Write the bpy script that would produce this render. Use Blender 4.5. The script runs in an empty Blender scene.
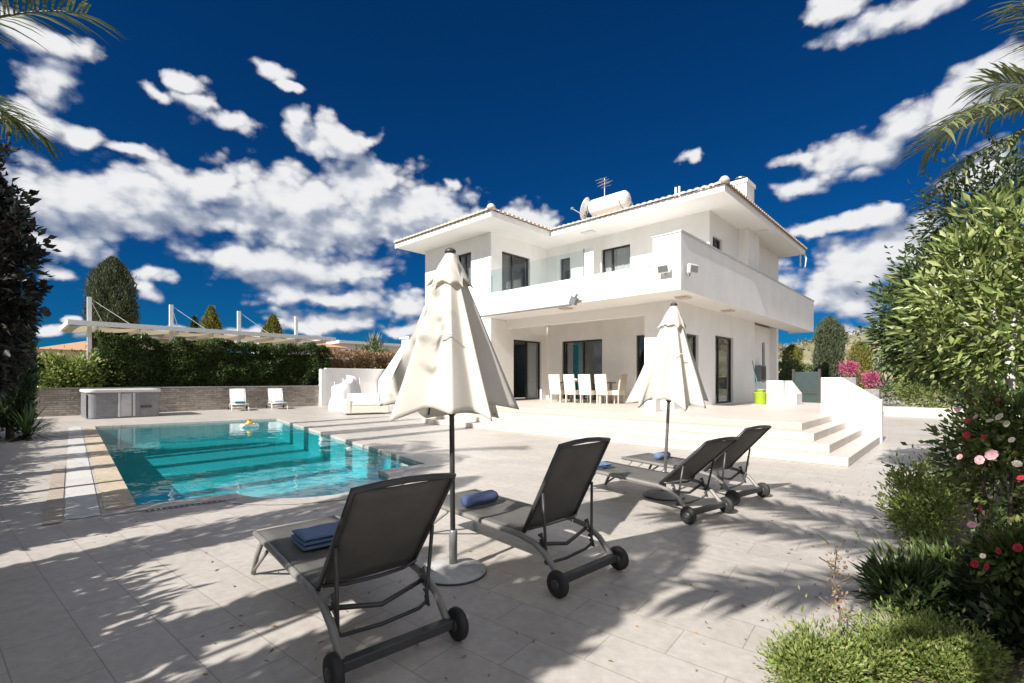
import bpy, bmesh, math, random
import numpy as np
from mathutils import Vector, Matrix, Quaternion, noise
from mathutils.geometry import delaunay_2d_cdt
R = math.radians
PI = math.pi
rnd = random.Random(7)
C = bpy.context.scene.collection
scn = bpy.context.scene

# ------------------------------------------------------------------ materials
MATS = {}
def _nt(name):
    m = bpy.data.materials.new(name); m.use_nodes = True
    nt = m.node_tree
    for n in list(nt.nodes): nt.nodes.remove(n)
    out = nt.nodes.new('ShaderNodeOutputMaterial')
    return m, nt, out
def N(nt, t, **kw):
    n = nt.nodes.new(t)
    for k, v in kw.items():
        if k in n.inputs: n.inputs[k].default_value = v
        else: setattr(n, k, v)
    return n
def L(nt, a, b): nt.links.new(a, b)
def ramp(nt, fac, stops):
    r = nt.nodes.new('ShaderNodeValToRGB'); cr = r.color_ramp
    while len(cr.elements) > 1: cr.elements.remove(cr.elements[-1])
    for i, (p, c) in enumerate(stops):
        e = cr.elements[0] if i == 0 else cr.elements.new(p)
        e.position = p; e.color = (*c, 1)
    L(nt, fac, r.inputs[0]); return r.outputs[0]
def noise_tex(nt, scale, detail=4, rough=.55, coord=None, dim='Object'):
    if coord is None:
        coord = N(nt, 'ShaderNodeTexCoord').outputs[dim]
    n = N(nt, 'ShaderNodeTexNoise'); n.inputs['Scale'].default_value = scale
    n.inputs['Detail'].default_value = detail; n.inputs['Roughness'].default_value = rough
    L(nt, coord, n.inputs['Vector']); return n
def surf(name, c1, c2=None, rough=.6, scale=3., metal=0., bump=0., bscale=40., spec=.5, contrast=.35, transl=0.):
    """plain material with a soft procedural mottling between two colours and optional bump"""
    if name in MATS: return MATS[name]
    m, nt, out = _nt(name)
    p = N(nt, 'ShaderNodeBsdfPrincipled')
    p.inputs['Roughness'].default_value = rough; p.inputs['Metallic'].default_value = metal
    p.inputs['Specular IOR Level'].default_value = spec
    c2 = c2 or tuple(x*.86 for x in c1)
    nz = noise_tex(nt, scale, 5)
    col = ramp(nt, nz.outputs['Fac'], [(.5-contrast/2, c2), (.5+contrast/2, c1)])
    L(nt, col, p.inputs['Base Color'])
    if bump:
        b = N(nt, 'ShaderNodeBump'); b.inputs['Strength'].default_value = bump; b.inputs['Distance'].default_value = .01
        nb = noise_tex(nt, bscale, 3); L(nt, nb.outputs['Fac'], b.inputs['Height']); L(nt, b.outputs[0], p.inputs['Normal'])
    sh = p.outputs[0]
    if transl:
        t = N(nt, 'ShaderNodeBsdfTranslucent'); L(nt, col, t.inputs['Color'])
        mx = N(nt, 'ShaderNodeMixShader'); mx.inputs[0].default_value = transl
        L(nt, sh, mx.inputs[1]); L(nt, t.outputs[0], mx.inputs[2]); sh = mx.outputs[0]
    L(nt, sh, out.inputs[0]); MATS[name] = m; return m
def leafmat(name, cols, rough=.45, transl=.3, spec=.4):
    """leaf material: every leaf its own tint"""
    m, nt, out = _nt(name)
    g = N(nt, 'ShaderNodeNewGeometry')
    k = len(cols)
    col = ramp(nt, g.outputs['Random Per Island'], [(i/max(1, k-1), c) for i, c in enumerate(cols)])
    p = N(nt, 'ShaderNodeBsdfPrincipled'); p.inputs['Roughness'].default_value = rough
    p.inputs['Specular IOR Level'].default_value = spec
    L(nt, col, p.inputs['Base Color'])
    t = N(nt, 'ShaderNodeBsdfTranslucent'); L(nt, col, t.inputs['Color'])
    mx = N(nt, 'ShaderNodeMixShader'); mx.inputs[0].default_value = transl
    L(nt, p.outputs[0], mx.inputs[1]); L(nt, t.outputs[0], mx.inputs[2])
    L(nt, mx.outputs[0], out.inputs[0]); MATS[name] = m; return m
def glassmat(name, tint=(.9, .95, .95), ior=1.45, rough=.0, refl=1.0, wave=None):
    m, nt, out = _nt(name)
    t = N(nt, 'ShaderNodeBsdfTransparent'); t.inputs['Color'].default_value = (*tint, 1)
    gl = N(nt, 'ShaderNodeBsdfGlossy'); gl.inputs['Roughness'].default_value = rough
    # Schlick reflectance, the same from both sides of the surface
    ge = N(nt, 'ShaderNodeNewGeometry'); fr = N(nt, 'ShaderNodeVectorMath', operation='DOT_PRODUCT'); L(nt, ge.outputs['Incoming'], fr.inputs[0]); L(nt, ge.outputs['Normal'], fr.inputs[1])
    ab_ = N(nt, 'ShaderNodeMath', operation='ABSOLUTE', use_clamp=True); L(nt, fr.outputs['Value'], ab_.inputs[0])
    om = N(nt, 'ShaderNodeMath', operation='SUBTRACT', use_clamp=True); om.inputs[0].default_value = 1; L(nt, ab_.outputs[0], om.inputs[1])
    pw = N(nt, 'ShaderNodeMath', operation='POWER'); pw.inputs[1].default_value = 5; L(nt, om.outputs[0], pw.inputs[0])
    r0 = ((ior-1)/(ior+1))**2*refl
    mul = N(nt, 'ShaderNodeMath', operation='MULTIPLY_ADD', use_clamp=True); mul.inputs[1].default_value = 1-r0; mul.inputs[2].default_value = r0; L(nt, pw.outputs[0], mul.inputs[0])
    if wave:
        sc, st = wave
        tc = N(nt, 'ShaderNodeTexCoord')
        mp = N(nt, 'ShaderNodeMapping'); L(nt, tc.outputs['Object'], mp.inputs[0]); mp.inputs['Scale'].default_value = (1, 1.3, 1)
        n1 = noise_tex(nt, sc, 2, .5, mp.outputs[0]); n2 = noise_tex(nt, sc*3.7, 2, .5, mp.outputs[0])
        ad = N(nt, 'ShaderNodeMath', operation='MULTIPLY_ADD'); ad.inputs[1].default_value = .22
        L(nt, n2.outputs['Fac'], ad.inputs[0]); L(nt, n1.outputs['Fac'], ad.inputs[2])
        b = N(nt, 'ShaderNodeBump'); b.inputs['Strength'].default_value = st; b.inputs['Distance'].default_value = .05
        L(nt, ad.outputs[0], b.inputs['Height'])
        L(nt, b.outputs[0], gl.inputs['Normal']); L(nt, b.outputs[0], fr.inputs[1])
    mx = N(nt, 'ShaderNodeMixShader'); L(nt, mul.outputs[0], mx.inputs[0])
    L(nt, t.outputs[0], mx.inputs[1]); L(nt, gl.outputs[0], mx.inputs[2]); L(nt, mx.outputs[0], out.inputs[0])
    MATS[name] = m; return m
def brickmat(name, c1, c2, mortar, bw, rh, ms, rot=0., rough=.6, off=.5, bump=.3, stain=.12, plane='XY', squash=1., vein=0.):
    m, nt, out = _nt(name)
    tc = N(nt, 'ShaderNodeTexCoord'); mp = N(nt, 'ShaderNodeMapping'); L(nt, tc.outputs['Object'], mp.inputs[0])
    if plane == 'YZ': mp.inputs['Rotation'].default_value = (0, 0, 0)
    else: mp.inputs['Rotation'].default_value = (0, 0, rot)
    vec = mp.outputs[0]
    if plane != 'XY':
        sp = N(nt, 'ShaderNodeSeparateXYZ'); L(nt, vec, sp.inputs[0]); cb = N(nt, 'ShaderNodeCombineXYZ')
        L(nt, sp.outputs['Y' if plane == 'YZ' else 'X'], cb.inputs[0]); L(nt, sp.outputs['Z'], cb.inputs[1]); vec = cb.outputs[0]
    bt = N(nt, 'ShaderNodeTexBrick'); L(nt, vec, bt.inputs['Vector'])
    bt.inputs['Scale'].default_value = 1; bt.inputs['Brick Width'].default_value = bw; bt.inputs['Row Height'].default_value = rh
    bt.inputs['Mortar Size'].default_value = ms; bt.inputs['Mortar Smooth'].default_value = .2; bt.inputs['Bias'].default_value = 0
    bt.offset = off; bt.squash = squash
    bt.inputs['Color1'].default_value = (*c1, 1); bt.inputs['Color2'].default_value = (*c2, 1); bt.inputs['Mortar'].default_value = (*mortar, 1)
    n1 = noise_tex(nt, 1.1, 6, .62); n2 = noise_tex(nt, 13, 6, .7)
    mxv = N(nt, 'ShaderNodeMath', operation='MULTIPLY_ADD'); mxv.inputs[1].default_value = .6
    L(nt, n2.outputs['Fac'], mxv.inputs[0]); 
    hf = N(nt, 'ShaderNodeMath', operation='MULTIPLY'); hf.inputs[1].default_value = .4; L(nt, n1.outputs['Fac'], hf.inputs[0]); L(nt, hf.outputs[0], mxv.inputs[2])
    lo = 1-stain*2.2
    sc = ramp(nt, mxv.outputs[0], [(.34, (lo, lo*.985, lo*.96)), (.62, (1, 1, 1))])
    mul = N(nt, 'ShaderNodeMixRGB', blend_type='MULTIPLY'); mul.inputs[0].default_value = 1
    L(nt, bt.outputs['Color'], mul.inputs[1]); L(nt, sc, mul.inputs[2])
    p = N(nt, 'ShaderNodeBsdfPrincipled'); p.inputs['Roughness'].default_value = rough; p.inputs['Specular IOR Level'].default_value = .35
    L(nt, mul.outputs[0], p.inputs['Base Color'])
    b = N(nt, 'ShaderNodeBump'); b.inputs['Strength'].default_value = bump; b.inputs['Distance'].default_value = .008
    hh = N(nt, 'ShaderNodeMath', operation='MULTIPLY_ADD'); hh.inputs[1].default_value = -1.
    h2 = N(nt, 'ShaderNodeMath', operation='MULTIPLY'); h2.inputs[1].default_value = .5; L(nt, n2.outputs['Fac'], h2.inputs[0])
    L(nt, bt.outputs['Fac'], hh.inputs[0]); L(nt, h2.outputs[0], hh.inputs[2])
    L(nt, hh.outputs[0], b.inputs['Height']); L(nt, b.outputs[0], p.inputs['Normal'])
    L(nt, p.outputs[0], out.inputs[0]); MATS[name] = m; return m

TILT = R(-5)
brickmat('paving', (.515, .475, .435), (.475, .435, .395), (.33, .295, .26), .6, .3, .0035, TILT, rough=.48, bump=.15, stain=.13)
brickmat('step_paving', (.62, .565, .505), (.58, .525, .465), (.46, .41, .36), .8, .4, .003, 0, rough=.5, bump=.1, stain=.06)
brickmat('coping', (.58, .48, .34), (.61, .52, .39), (.38, .31, .23), .5, .5, .006, TILT, rough=.5, off=0, bump=.2, stain=.18)
brickmat('pale_band', (.62, .60, .58), (.58, .565, .55), (.42, .40, .38), .6, .6, .004, TILT, rough=.5, off=0, stain=.1)
brickmat('stone_cladding', (.56, .50, .44), (.36, .31, .265), (.22, .19, .16), .36, .085, .006, 0, rough=.8, off=.37, bump=1., stain=.25, plane='YZ')
brickmat('pool_mosaic', (.24, .74, .72), (.18, .66, .66), (.36, .68, .68), .06, .06, .006, TILT, rough=.35, off=0, bump=.05, stain=.1)
surf('plaster', (.86, .855, .845), (.80, .79, .775), .7, .9, bump=.06, bscale=120)
def streaky(name, streak=.93):
    m = MATS[name]; nt = m.node_tree; p = next(n for n in nt.nodes if n.type == 'BSDF_PRINCIPLED'); src = p.inputs['Base Color'].links[0].from_socket
    tc = N(nt, 'ShaderNodeTexCoord'); mp = N(nt, 'ShaderNodeMapping'); mp.inputs['Scale'].default_value = (1.1, 1.1, .45); L(nt, tc.outputs['Object'], mp.inputs[0])
    nz = noise_tex(nt, 1.6, 7, .68, mp.outputs[0]); c = ramp(nt, nz.outputs['Fac'], [(.36, (streak, streak*.99, streak*.97)), (.56, (1, 1, 1))])
    mx = N(nt, 'ShaderNodeMixRGB', blend_type='MULTIPLY'); mx.inputs[0].default_value = 1; L(nt, src, mx.inputs[1]); L(nt, c, mx.inputs[2]); L(nt, mx.outputs[0], p.inputs['Base Color'])
streaky('plaster', .955)
surf('soffit_paint', (.84, .825, .80), (.82, .805, .78), .75, 1.)
surf('coping_stone', (.55, .55, .56), (.48, .48, .49), .6, 6)
surf('roof_tile', (.50, .40, .31), (.62, .55, .47), .7, 5, bump=.4, bscale=30, contrast=.5)
surf('dark_frame', (.030, .027, .025), (.024, .022, .02), .4, 8)
surf('white_metal', (.76, .76, .75), (.72, .72, .71), .4, 6)
surf('grey_metal', (.30, .30, .30), (.26, .26, .26), .35, 8, metal=.6)
surf('charcoal_metal', (.040, .041, .043), (.055, .055, .055), .38, 14, spec=.5)
surf('taupe_metal', (.235, .225, .205), (.20, .19, .175), .42, 10, spec=.5)
surf('rubber', (.016, .016, .017), (.024, .023, .022), .65, 20)
surf('canvas', (.87, .84, .785), (.84, .805, .74), .85, 2.5, transl=.5, bump=.15, bscale=400)
surf('blue_towel', (.16, .24, .40), (.12, .185, .33), .95, 30, bump=.8, bscale=260)
surf('navy_towel', (.075, .10, .21), (.055, .075, .165), .95, 30, bump=.8, bscale=260)
surf('teal_towel', (.03, .20, .28), (.03, .15, .22), .95, 30, bump=.6, bscale=200)
surf('pale_towel', (.55, .57, .66), (.48, .5, .58), .95, 30, bump=.6, bscale=200)
surf('concrete_base', (.46, .455, .44), (.35, .345, .33), .75, 14, bump=.3, bscale=60)
surf('wicker_white', (.72, .67, .58), (.63, .58, .50), .7, 60, bump=.6, bscale=160)
surf('wicker_sand', (.58, .51, .44), (.50, .44, .37), .7, 60, bump=.6, bscale=160)
surf('table_top', (.20, .17, .15), (.15, .13, .11), .4, 10)
surf('cushion_white', (.76, .76, .76), (.70, .70, .71), .9, 4, bump=.2, bscale=100)
surf('curtain_white', (.86, .86, .88), (.8, .8, .82), .9, 8)
surf('curtain_grey', (.36, .355, .35), (.30, .295, .29), .9, 8)
surf('curtain_teal', (.05, .42, .55), (.04, .34, .46), .9, 8)
surf('interior', (.34, .31, .28), (.28, .25, .22), .8, 2)
surf('soil', (.10, .072, .05), (.065, .047, .033), .95, 9, bump=.8, bscale=30)
surf('terrain', (.33, .28, .20), (.22, .19, .12), .95, .25, bump=.3, bscale=4)
surf('bark', (.15, .115, .085), (.09, .07, .052), .9, 12, bump=.8, bscale=30)
surf('white_bark', (.62, .60, .57), (.40, .37, .33), .9, 9, bump=.6, bscale=30)
surf('tub_side', (.22, .22, .235), (.17, .17, .18), .55, 5)
surf('tub_cover', (.58, .57, .55), (.48, .47, .45), .6, 4)
surf('tub_door', (.42, .42, .43), (.36, .36, .37), .5, 5)
surf('cream_sail', (.60, .52, .38), (.54, .46, .33), .85, 2, transl=.35)
surf('pot_grey', (.26, .25, .245), (.17, .165, .16), .8, 9, bump=.4, bscale=30, contrast=.2)
surf('lime_plastic', (.42, .56, .04), (.38, .5, .03), .35, 6)
surf('teal_handle', (.04, .25, .26), (.03, .2, .2), .4, 6)
surf('gate_green', (.030, .050, .048), (.022, .038, .036), .5, 5)
surf('grey_box', (.20, .215, .235), (.17, .18, .2), .5, 5)
surf('house_cream', (.60, .53, .42), (.55, .48, .38), .8, 1)
surf('house_white', (.72, .71, .69), (.66, .65, .63), .8, 1)
surf('far_tile', (.52, .30, .18), (.46, .27, .16), .8, 2)
surf('hill', (.30, .265, .17), (.13, .135, .065), .95, .22, contrast=.3)
surf('terracotta', (.45, .20, .11), (.36, .16, .09), .8, 5)
surf('float_yellow', (.75, .47, .05), (.65, .4, .05), .4, 3)
surf('petal_pink', (.80, .36, .40), (.86, .56, .55), .6, 40, transl=.25)
surf('petal_red', (.45, .015, .035), (.55, .03, .06), .6, 40, transl=.2)
surf('petal_cream', (.80, .70, .55), (.84, .78, .66), .6, 40, transl=.25)
surf('petal_magenta', (.42, .06, .17), (.52, .13, .26), .6, 40, transl=.25)
surf('lamp_glass', (.60, .50, .36), (.56, .46, .33), .4, 5)
surf('solar_panel', (.03, .035, .05), (.02, .025, .04), .2, 3)
glassmat('pane', (.80, .82, .82), 1.5, 0., 1.8)
glassmat('balustrade_glass', (.90, .95, .95), 1.5, 0., 1.2)
glassmat('water', (.28, .74, .79), 1.33, .01, 1.0, wave=(1.6, .16))
G_OLIVE = [(.045, .07, .018), (.085, .13, .035), (.14, .19, .055), (.20, .24, .09)]
leafmat('leaf_bright', [(.06, .10, .025), (.16, .215, .055), (.29, .35, .11), (.46, .49, .22)], .36)
leafmat('leaf_dark', [(.022, .038, .017), (.038, .06, .025), (.062, .09, .036), (.095, .13, .055)], .38)
leafmat('leaf_mid', [(.035, .06, .02), (.06, .10, .03), (.10, .145, .05), (.15, .19, .075)], .4)
leafmat('leaf_hedge', [(.024, .042, .014), (.045, .075, .022), (.075, .11, .03), (.13, .17, .06)], .35)
leafmat('leaf_cypress', [(.06, .08, .042), (.085, .11, .055), (.125, .145, .08)], .6, .15)
leafmat('leaf_gold', [(.16, .15, .03), (.24, .22, .04), (.12, .14, .03)], .6, .2)
leafmat('leaf_purple', [(.020, .022, .02), (.035, .04, .03), (.05, .035, .04), (.06, .07, .045)], .35, .2)
leafmat('leaf_lime', [(.09, .15, .03), (.20, .27, .06), (.28, .33, .095), (.36, .37, .15)], .5, .35)
leafmat('leaf_blue', [(.05, .085, .045), (.075, .12, .06), (.11, .15, .08)], .5, .25)
leafmat('leaf_palm', [(.08, .12, .04), (.14, .18, .065), (.22, .24, .11), (.34, .34, .2)], .4, .25)
leafmat('leaf_agave', [(.20, .22, .16), (.26, .27, .2), (.15, .18, .12)], .6, .1)
leafmat('leaf_yucca', [(.03, .055, .02), (.05, .085, .03), (.08, .11, .045)], .4, .2)
leafmat('leaf_dry', [(.30, .17, .10), (.36, .22, .14), (.16, .13, .05), (.40, .27, .18)], .7, .2)
leafmat('leaf_rose', [(.045, .075, .022), (.075, .12, .03), (.12, .165, .05), (.20, .21, .06)], .45, .3)
leafmat('leaf_yellow', [(.35, .27, .03), (.45, .35, .05)], .5, .35)
leafmat('leaf_scrub', [(.10, .10, .045), (.15, .14, .065), (.20, .175, .09), (.07, .08, .03)], .8, .1)

# ------------------------------------------------------------------ objects
WL = {}
def tag(o, label=None, cat=None, group=None, kind=None):
    if label: o['label'] = label
    if cat: o['category'] = cat
    if group: o['group'] = group
    if kind: o['kind'] = kind
    return o
def thing(name, loc, label, cat, group=None, rz=0.):
    o = bpy.data.objects.new(name, None); C.objects.link(o); o.empty_display_size = .2
    o.location = loc; o.rotation_euler = (0, 0, rz); WL[o.name] = Vector(loc)
    return tag(o, label, cat, group)
def link(name, me, mat, parent=None):
    o = bpy.data.objects.new(name, me); C.objects.link(o)
    if mat is not None: me.materials.append(MATS[mat] if isinstance(mat, str) else mat)
    if parent is not None:
        o.parent = parent; WL[o.name] = WL[parent.name]
    else: WL[o.name] = Vector((0, 0, 0))
    return o
def dup(o, parent=None):
    c = o.copy(); C.objects.link(c)
    if parent is not None: c.parent = parent
    for ch in list(o.children): dup(ch, c)
    return c
class MB:
    def __init__(s): s.v = []; s.f = []
    def add(s, vs, fs):
        b = len(s.v); s.v += [tuple(v) for v in vs]; s.f += [tuple(i+b for i in f) for f in fs]; return s
    def box(s, x0, x1, y0, y1, z0, z1):
        return s.add([(x0, y0, z0), (x1, y0, z0), (x1, y1, z0), (x0, y1, z0), (x0, y0, z1), (x1, y0, z1), (x1, y1, z1), (x0, y1, z1)],
                     [(0, 3, 2, 1), (4, 5, 6, 7), (0, 1, 5, 4), (1, 2, 6, 5), (2, 3, 7, 6), (3, 0, 4, 7)])
    def obox(s, c, size, M=Matrix.Identity(3)):
        h = Vector(size)/2; vs = []
        for z in (-1, 1):
            for x, y in ((-1, -1), (1, -1), (1, 1), (-1, 1)):
                vs.append(Vector(c)+M @ Vector((x*h.x, y*h.y, z*h.z)))
        return s.add(vs, [(0, 3, 2, 1), (4, 5, 6, 7), (0, 1, 5, 4), (1, 2, 6, 5), (2, 3, 7, 6), (3, 0, 4, 7)])
    def tube(s, pts, r, n=8, caps=True):
        pts = [Vector(p) for p in pts]; k = len(pts)
        rr = r if isinstance(r, (list, tuple)) else [r]*k
        t0 = (pts[1]-pts[0]).normalized(); up = Vector((0, 0, 1)) if abs(t0.z) < .9 else Vector((1, 0, 0))
        a = t0.cross(up).normalized(); vs = []; fs = []; pt = t0
        for i in range(k):
            t = ((pts[min(i+1, k-1)]-pts[i]).normalized()+(pts[i]-pts[max(i-1, 0)]).normalized())
            t = t.normalized() if t.length > 1e-6 else pt
            a = pt.rotation_difference(t) @ a; a = (a-t*a.dot(t)).normalized(); b = t.cross(a); pt = t
            for j in range(n):
                th = 2*PI*j/n; vs.append(pts[i]+(a*math.cos(th)+b*math.sin(th))*rr[i])
        for i in range(k-1):
            for j in range(n):
                fs.append((i*n+j, i*n+(j+1) % n, (i+1)*n+(j+1) % n, (i+1)*n+j))
        if caps: fs += [tuple(range(n-1, -1, -1)), tuple(range((k-1)*n, k*n))]
        return s.add(vs, fs)
    def lathe(s, prof, c=(0, 0, 0), n=24, axis='Z'):
        vs = []; fs = []; k = len(prof)
        for r, z in prof:
            for j in range(n):
                th = 2*PI*j/n; p = (r*math.cos(th), r*math.sin(th), z)
                if axis == 'Y': p = (p[0], p[2], p[1])
                if axis == 'X': p = (p[2], p[0], p[1])
                vs.append((p[0]+c[0], p[1]+c[1], p[2]+c[2]))
        for i in range(k-1):
            for j in range(n): fs.append((i*n+j, i*n+(j+1) % n, (i+1)*n+(j+1) % n, (i+1)*n+j))
        fs += [tuple(range(n-1, -1, -1)), tuple(range((k-1)*n, k*n))]
        return s.add(vs, fs)
    def prism(s, poly, z0, z1):
        n = len(poly)
        return s.add([(x, y, z0) for x, y in poly]+[(x, y, z1) for x, y in poly],
                     [tuple(range(n-1, -1, -1)), tuple(range(n, 2*n))]+[(i, (i+1) % n, n+(i+1) % n, n+i) for i in range(n)])
    def prism_ax(s, poly, a0, a1, ax):
        """poly of (p,q) extruded along axis ax ('X': p=y,q=z ; 'Y': p=x,q=z)"""
        n = len(poly)
        f = (lambda a, p, q: (a, p, q)) if ax == 'X' else (lambda a, p, q: (p, a, q))
        return s.add([f(a0, p, q) for p, q in poly]+[f(a1, p, q) for p, q in poly],
                     [tuple(range(n-1, -1, -1)), tuple(range(n, 2*n))]+[(i, (i+1) % n, n+(i+1) % n, n+i) for i in range(n)])
    def build(s, name, mat, parent=None, smooth=False, bevel=0., solid=0., sub=0, fix=True):
        o0 = WL[parent.name] if parent is not None else Vector((0, 0, 0))
        me = bpy.data.meshes.new(name)
        me.from_pydata([(v[0]-o0.x, v[1]-o0.y, v[2]-o0.z) for v in s.v], [], s.f)
        if fix:
            bm = bmesh.new(); bm.from_mesh(me); bmesh.ops.recalc_face_normals(bm, faces=bm.faces); bm.to_mesh(me); bm.free()
        if smooth: me.polygons.foreach_set('use_smooth', [True]*len(me.polygons))
        o = link(name, me, mat, parent)
        if solid: md = o.modifiers.new('solid', 'SOLIDIFY'); md.thickness = solid; md.offset = 0
        if bevel: md = o.modifiers.new('bevel', 'BEVEL'); md.width = bevel; md.segments = 2; md.limit_method = 'ANGLE'; md.angle_limit = R(40)
        if sub: md = o.modifiers.new('sub', 'SUBSURF'); md.levels = sub; md.render_levels = sub
        return o
def sheet(name, outer, holes, z, mat, parent=None):
    """flat polygon with holes"""
    pts = []; edges = []; 
    for loop in [outer]+holes:
        b = len(pts); n = len(loop); pts += [Vector(p) for p in loop]; edges += [(b+i, b+(i+1) % n) for i in range(n)]
    vs, es, fs, *_ = delaunay_2d_cdt(pts, edges, [], 0, 1e-5)
    def inside(p, poly):
        c = False; n = len(poly); j = n-1
        for i in range(n):
            if (poly[i][1] > p[1]) != (poly[j][1] > p[1]) and p[0] < (poly[j][0]-poly[i][0])*(p[1]-poly[i][1])/(poly[j][1]-poly[i][1])+poly[i][0]: c = not c
            j = i
        return c
    keep = []
    for f in fs:
        cx = sum(vs[i].x for i in f)/len(f); cy = sum(vs[i].y for i in f)/len(f)
        if inside((cx, cy), outer) and not any(inside((cx, cy), h) for h in holes): keep.append(tuple(f))
    m = MB(); m.add([(v.x, v.y, z) for v in vs], keep)
    o = m.build(name, mat, parent)
    me = o.data
    if me.polygons and sum(p.normal.z for p in me.polygons) < 0: me.flip_normals()
    return o

# ------------------------------------------------------------------ foliage
def mesh_np(name, V, F, mat, parent=None, smooth=False):
    me = bpy.data.meshes.new(name); nf, k = F.shape
    o0 = WL[parent.name] if parent is not None else Vector((0, 0, 0))
    V = V-np.array(o0)
    me.vertices.add(len(V)); me.vertices.foreach_set('co', V.astype(np.float32).ravel())
    me.loops.add(nf*k); me.loops.foreach_set('vertex_index', F.astype(np.int32).ravel())
    me.polygons.add(nf); me.polygons.foreach_set('loop_start', np.arange(0, nf*k, k, dtype=np.int32))
    me.update(calc_edges=True); me.validate()
    if smooth: me.polygons.foreach_set('use_smooth', np.ones(nf, dtype=bool))
    return link(name, me, mat, parent)
def unit(a): return a/np.maximum(np.linalg.norm(a, axis=1, keepdims=True), 1e-9)
def leaves(name, mat, P, D, Ln, W, parent=None, rng=None, fold=.18, up=.0):
    rng = rng or np.random.default_rng(1); n = len(P); D = unit(D)
    r = rng.normal(size=(n, 3)); r[:, 2] += up
    S = unit(np.cross(D, r)); Nn = np.cross(S, D)
    Ln = np.broadcast_to(np.asarray(Ln, float), (n,))[:, None]; W = np.broadcast_to(np.asarray(W, float), (n,))[:, None]
    b = P; t = P+D*Ln - Nn*Ln*.12; mid = P+D*Ln*.5
    l = mid+S*W*.5+Nn*W*fold; rr = mid-S*W*.5+Nn*W*fold
    V = np.stack([b, rr, t, l], 1).reshape(-1, 3)
    i = np.arange(n)*4
    F = np.concatenate([np.stack([i, i+1, i+2], 1), np.stack([i, i+2, i+3], 1)])
    return mesh_np(name, V, F, mat, parent)
def crown(rng, c, rad, nclump, per, cr, bias=.45, shape=None, flat=0.):
    """leaf positions + directions in clumps through an ellipsoid (or shaped) volume"""
    d = unit(rng.normal(size=(nclump, 3))); rr = rng.random((nclump, 1))**bias
    cc = d*rr*np.array(rad)
    if shape is not None: cc = shape(cc)
    cc = cc+np.array(c)
    s = rng.lognormal(0, .35, size=(nclump, 1, 1))
    off = rng.normal(size=(nclump, per, 3))*cr*s
    P = (cc[:, None, :]+off).reshape(-1, 3)
    out = unit(P-np.array(c)-np.array([0, 0, -.3*rad[2]]))
    D = out*.7+unit(off.reshape(-1, 3))*.7+rng.normal(size=P.shape)*.35
    return P, D
def column_pts(rng, c, r, h, n, taper=.35, top=.55):
    """points on the skin of a columnar crown"""
    t = rng.random(n)
    prof = np.where(t < top, 1-.0*t, np.clip(1-np.clip((t-top)/(1-top), 0, 1)**2.5, 0, 1)); prof = prof*(1+.10*rng.normal(size=n)*(rng.random(n) < .3))
    prof = prof*(1-taper*.3*(1-t))
    th = rng.random(n)*2*PI; k = rng.random(n)**.25
    wob = 1+.12*np.sin(th*3+t*9)+.09*np.sin(th*5-t*17)+.06*np.sin(th*11+t*31)
    x = c[0]+r*prof*k*wob*np.cos(th); y = c[1]+r*prof*k*wob*np.sin(th); z = c[2]+h*t
    P = np.stack([x, y, z], 1)
    D = np.stack([np.cos(th)*.45, np.sin(th)*.45, np.ones(n)*1.], 1)+rng.normal(size=(n, 3))*.25
    return P, D
def trunk_mb(pts, r0, r1, n=8):
    k = len(pts); m = MB(); m.tube(pts, [r0+(r1-r0)*i/(k-1) for i in range(k)], n); return m
def limbs(m, rng, base, c, rad, n, r0):
    for i in range(n):
        d = rng.normal(size=3); d[2] = abs(d[2])*.6; d /= np.linalg.norm(d)
        e = np.array(c)+d*np.array(rad)*.8; b = np.array(base)
        mid = (b+e)/2+rng.normal(size=3)*.1*np.array(rad)
        m.tube([b, mid, e], [r0, r0*.6, r0*.15], 6)
def cypress(name, c, r, h, mat, label, cat='tree', group=None, n=9000, leaf=(.10, .03), trunk_h=.25, seed=1, top=.5):
    rng = np.random.default_rng(seed); t = thing(name, c, label, cat, group)
    trunk_mb([c, (c[0], c[1], c[2]+h*.8)], r*.12+.03, .02).build('trunk', 'bark', t)
    P, D = column_pts(rng, (c[0], c[1], c[2]+trunk_h), r, h-trunk_h, n, top=top)
    leaves('crown', mat, P, D, leaf[0]*(.6+.8*rng.random(n)), leaf[1], t, rng); return t
def frond(m_leaf, base, direction, length, droop, rng, nl=34, leaf=.42, lw=.022, roll=0., spine=None):
    """one feather palm frond: returns leaflet arrays; adds its rib to spine"""
    d = np.array(direction, float); d /= np.linalg.norm(d); hz = np.array([d[0], d[1], 0]); hz /= max(np.linalg.norm(hz), 1e-6)
    pts = []; p = np.array(base, float); cur = d.copy(); st = length/24
    for i in range(25):
        pts.append(p.copy()); p = p+cur*st
        cur = cur+np.array([0, 0, -droop*st/length*1.6*(i/24)]); cur /= np.linalg.norm(cur)
    if spine is not None: spine.tube([tuple(q) for q in pts[::3]], [.016*(1-.8*i/8)+.003 for i in range(9)], 5)
    for k in range(nl):
        t = .16+.84*k/(nl-1); idx = t*24; i0 = min(int(idx), 23); q = pts[i0]+(pts[i0+1]-pts[i0])*(idx-i0)
        tg = pts[i0+1]-pts[i0]; tg /= np.linalg.norm(tg)
        side = np.cross(tg, [0, 0, 1]); side /= max(np.linalg.norm(side), 1e-6); upv = np.cross(side, tg)
        ll = leaf*(math.sin(PI*min(1, .22+.78*(1-t)**.8))**.6+.15)
        for sg in (-1, 1):
            dd = tg*(.55+.3*t)+side*sg*.8+upv*(.22+.15*rng.normal())+rng.normal(size=3)*.07
            dd /= np.linalg.norm(dd)
            m_leaf.append((q, dd, ll*(.85+.3*rng.random()), lw))
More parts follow.
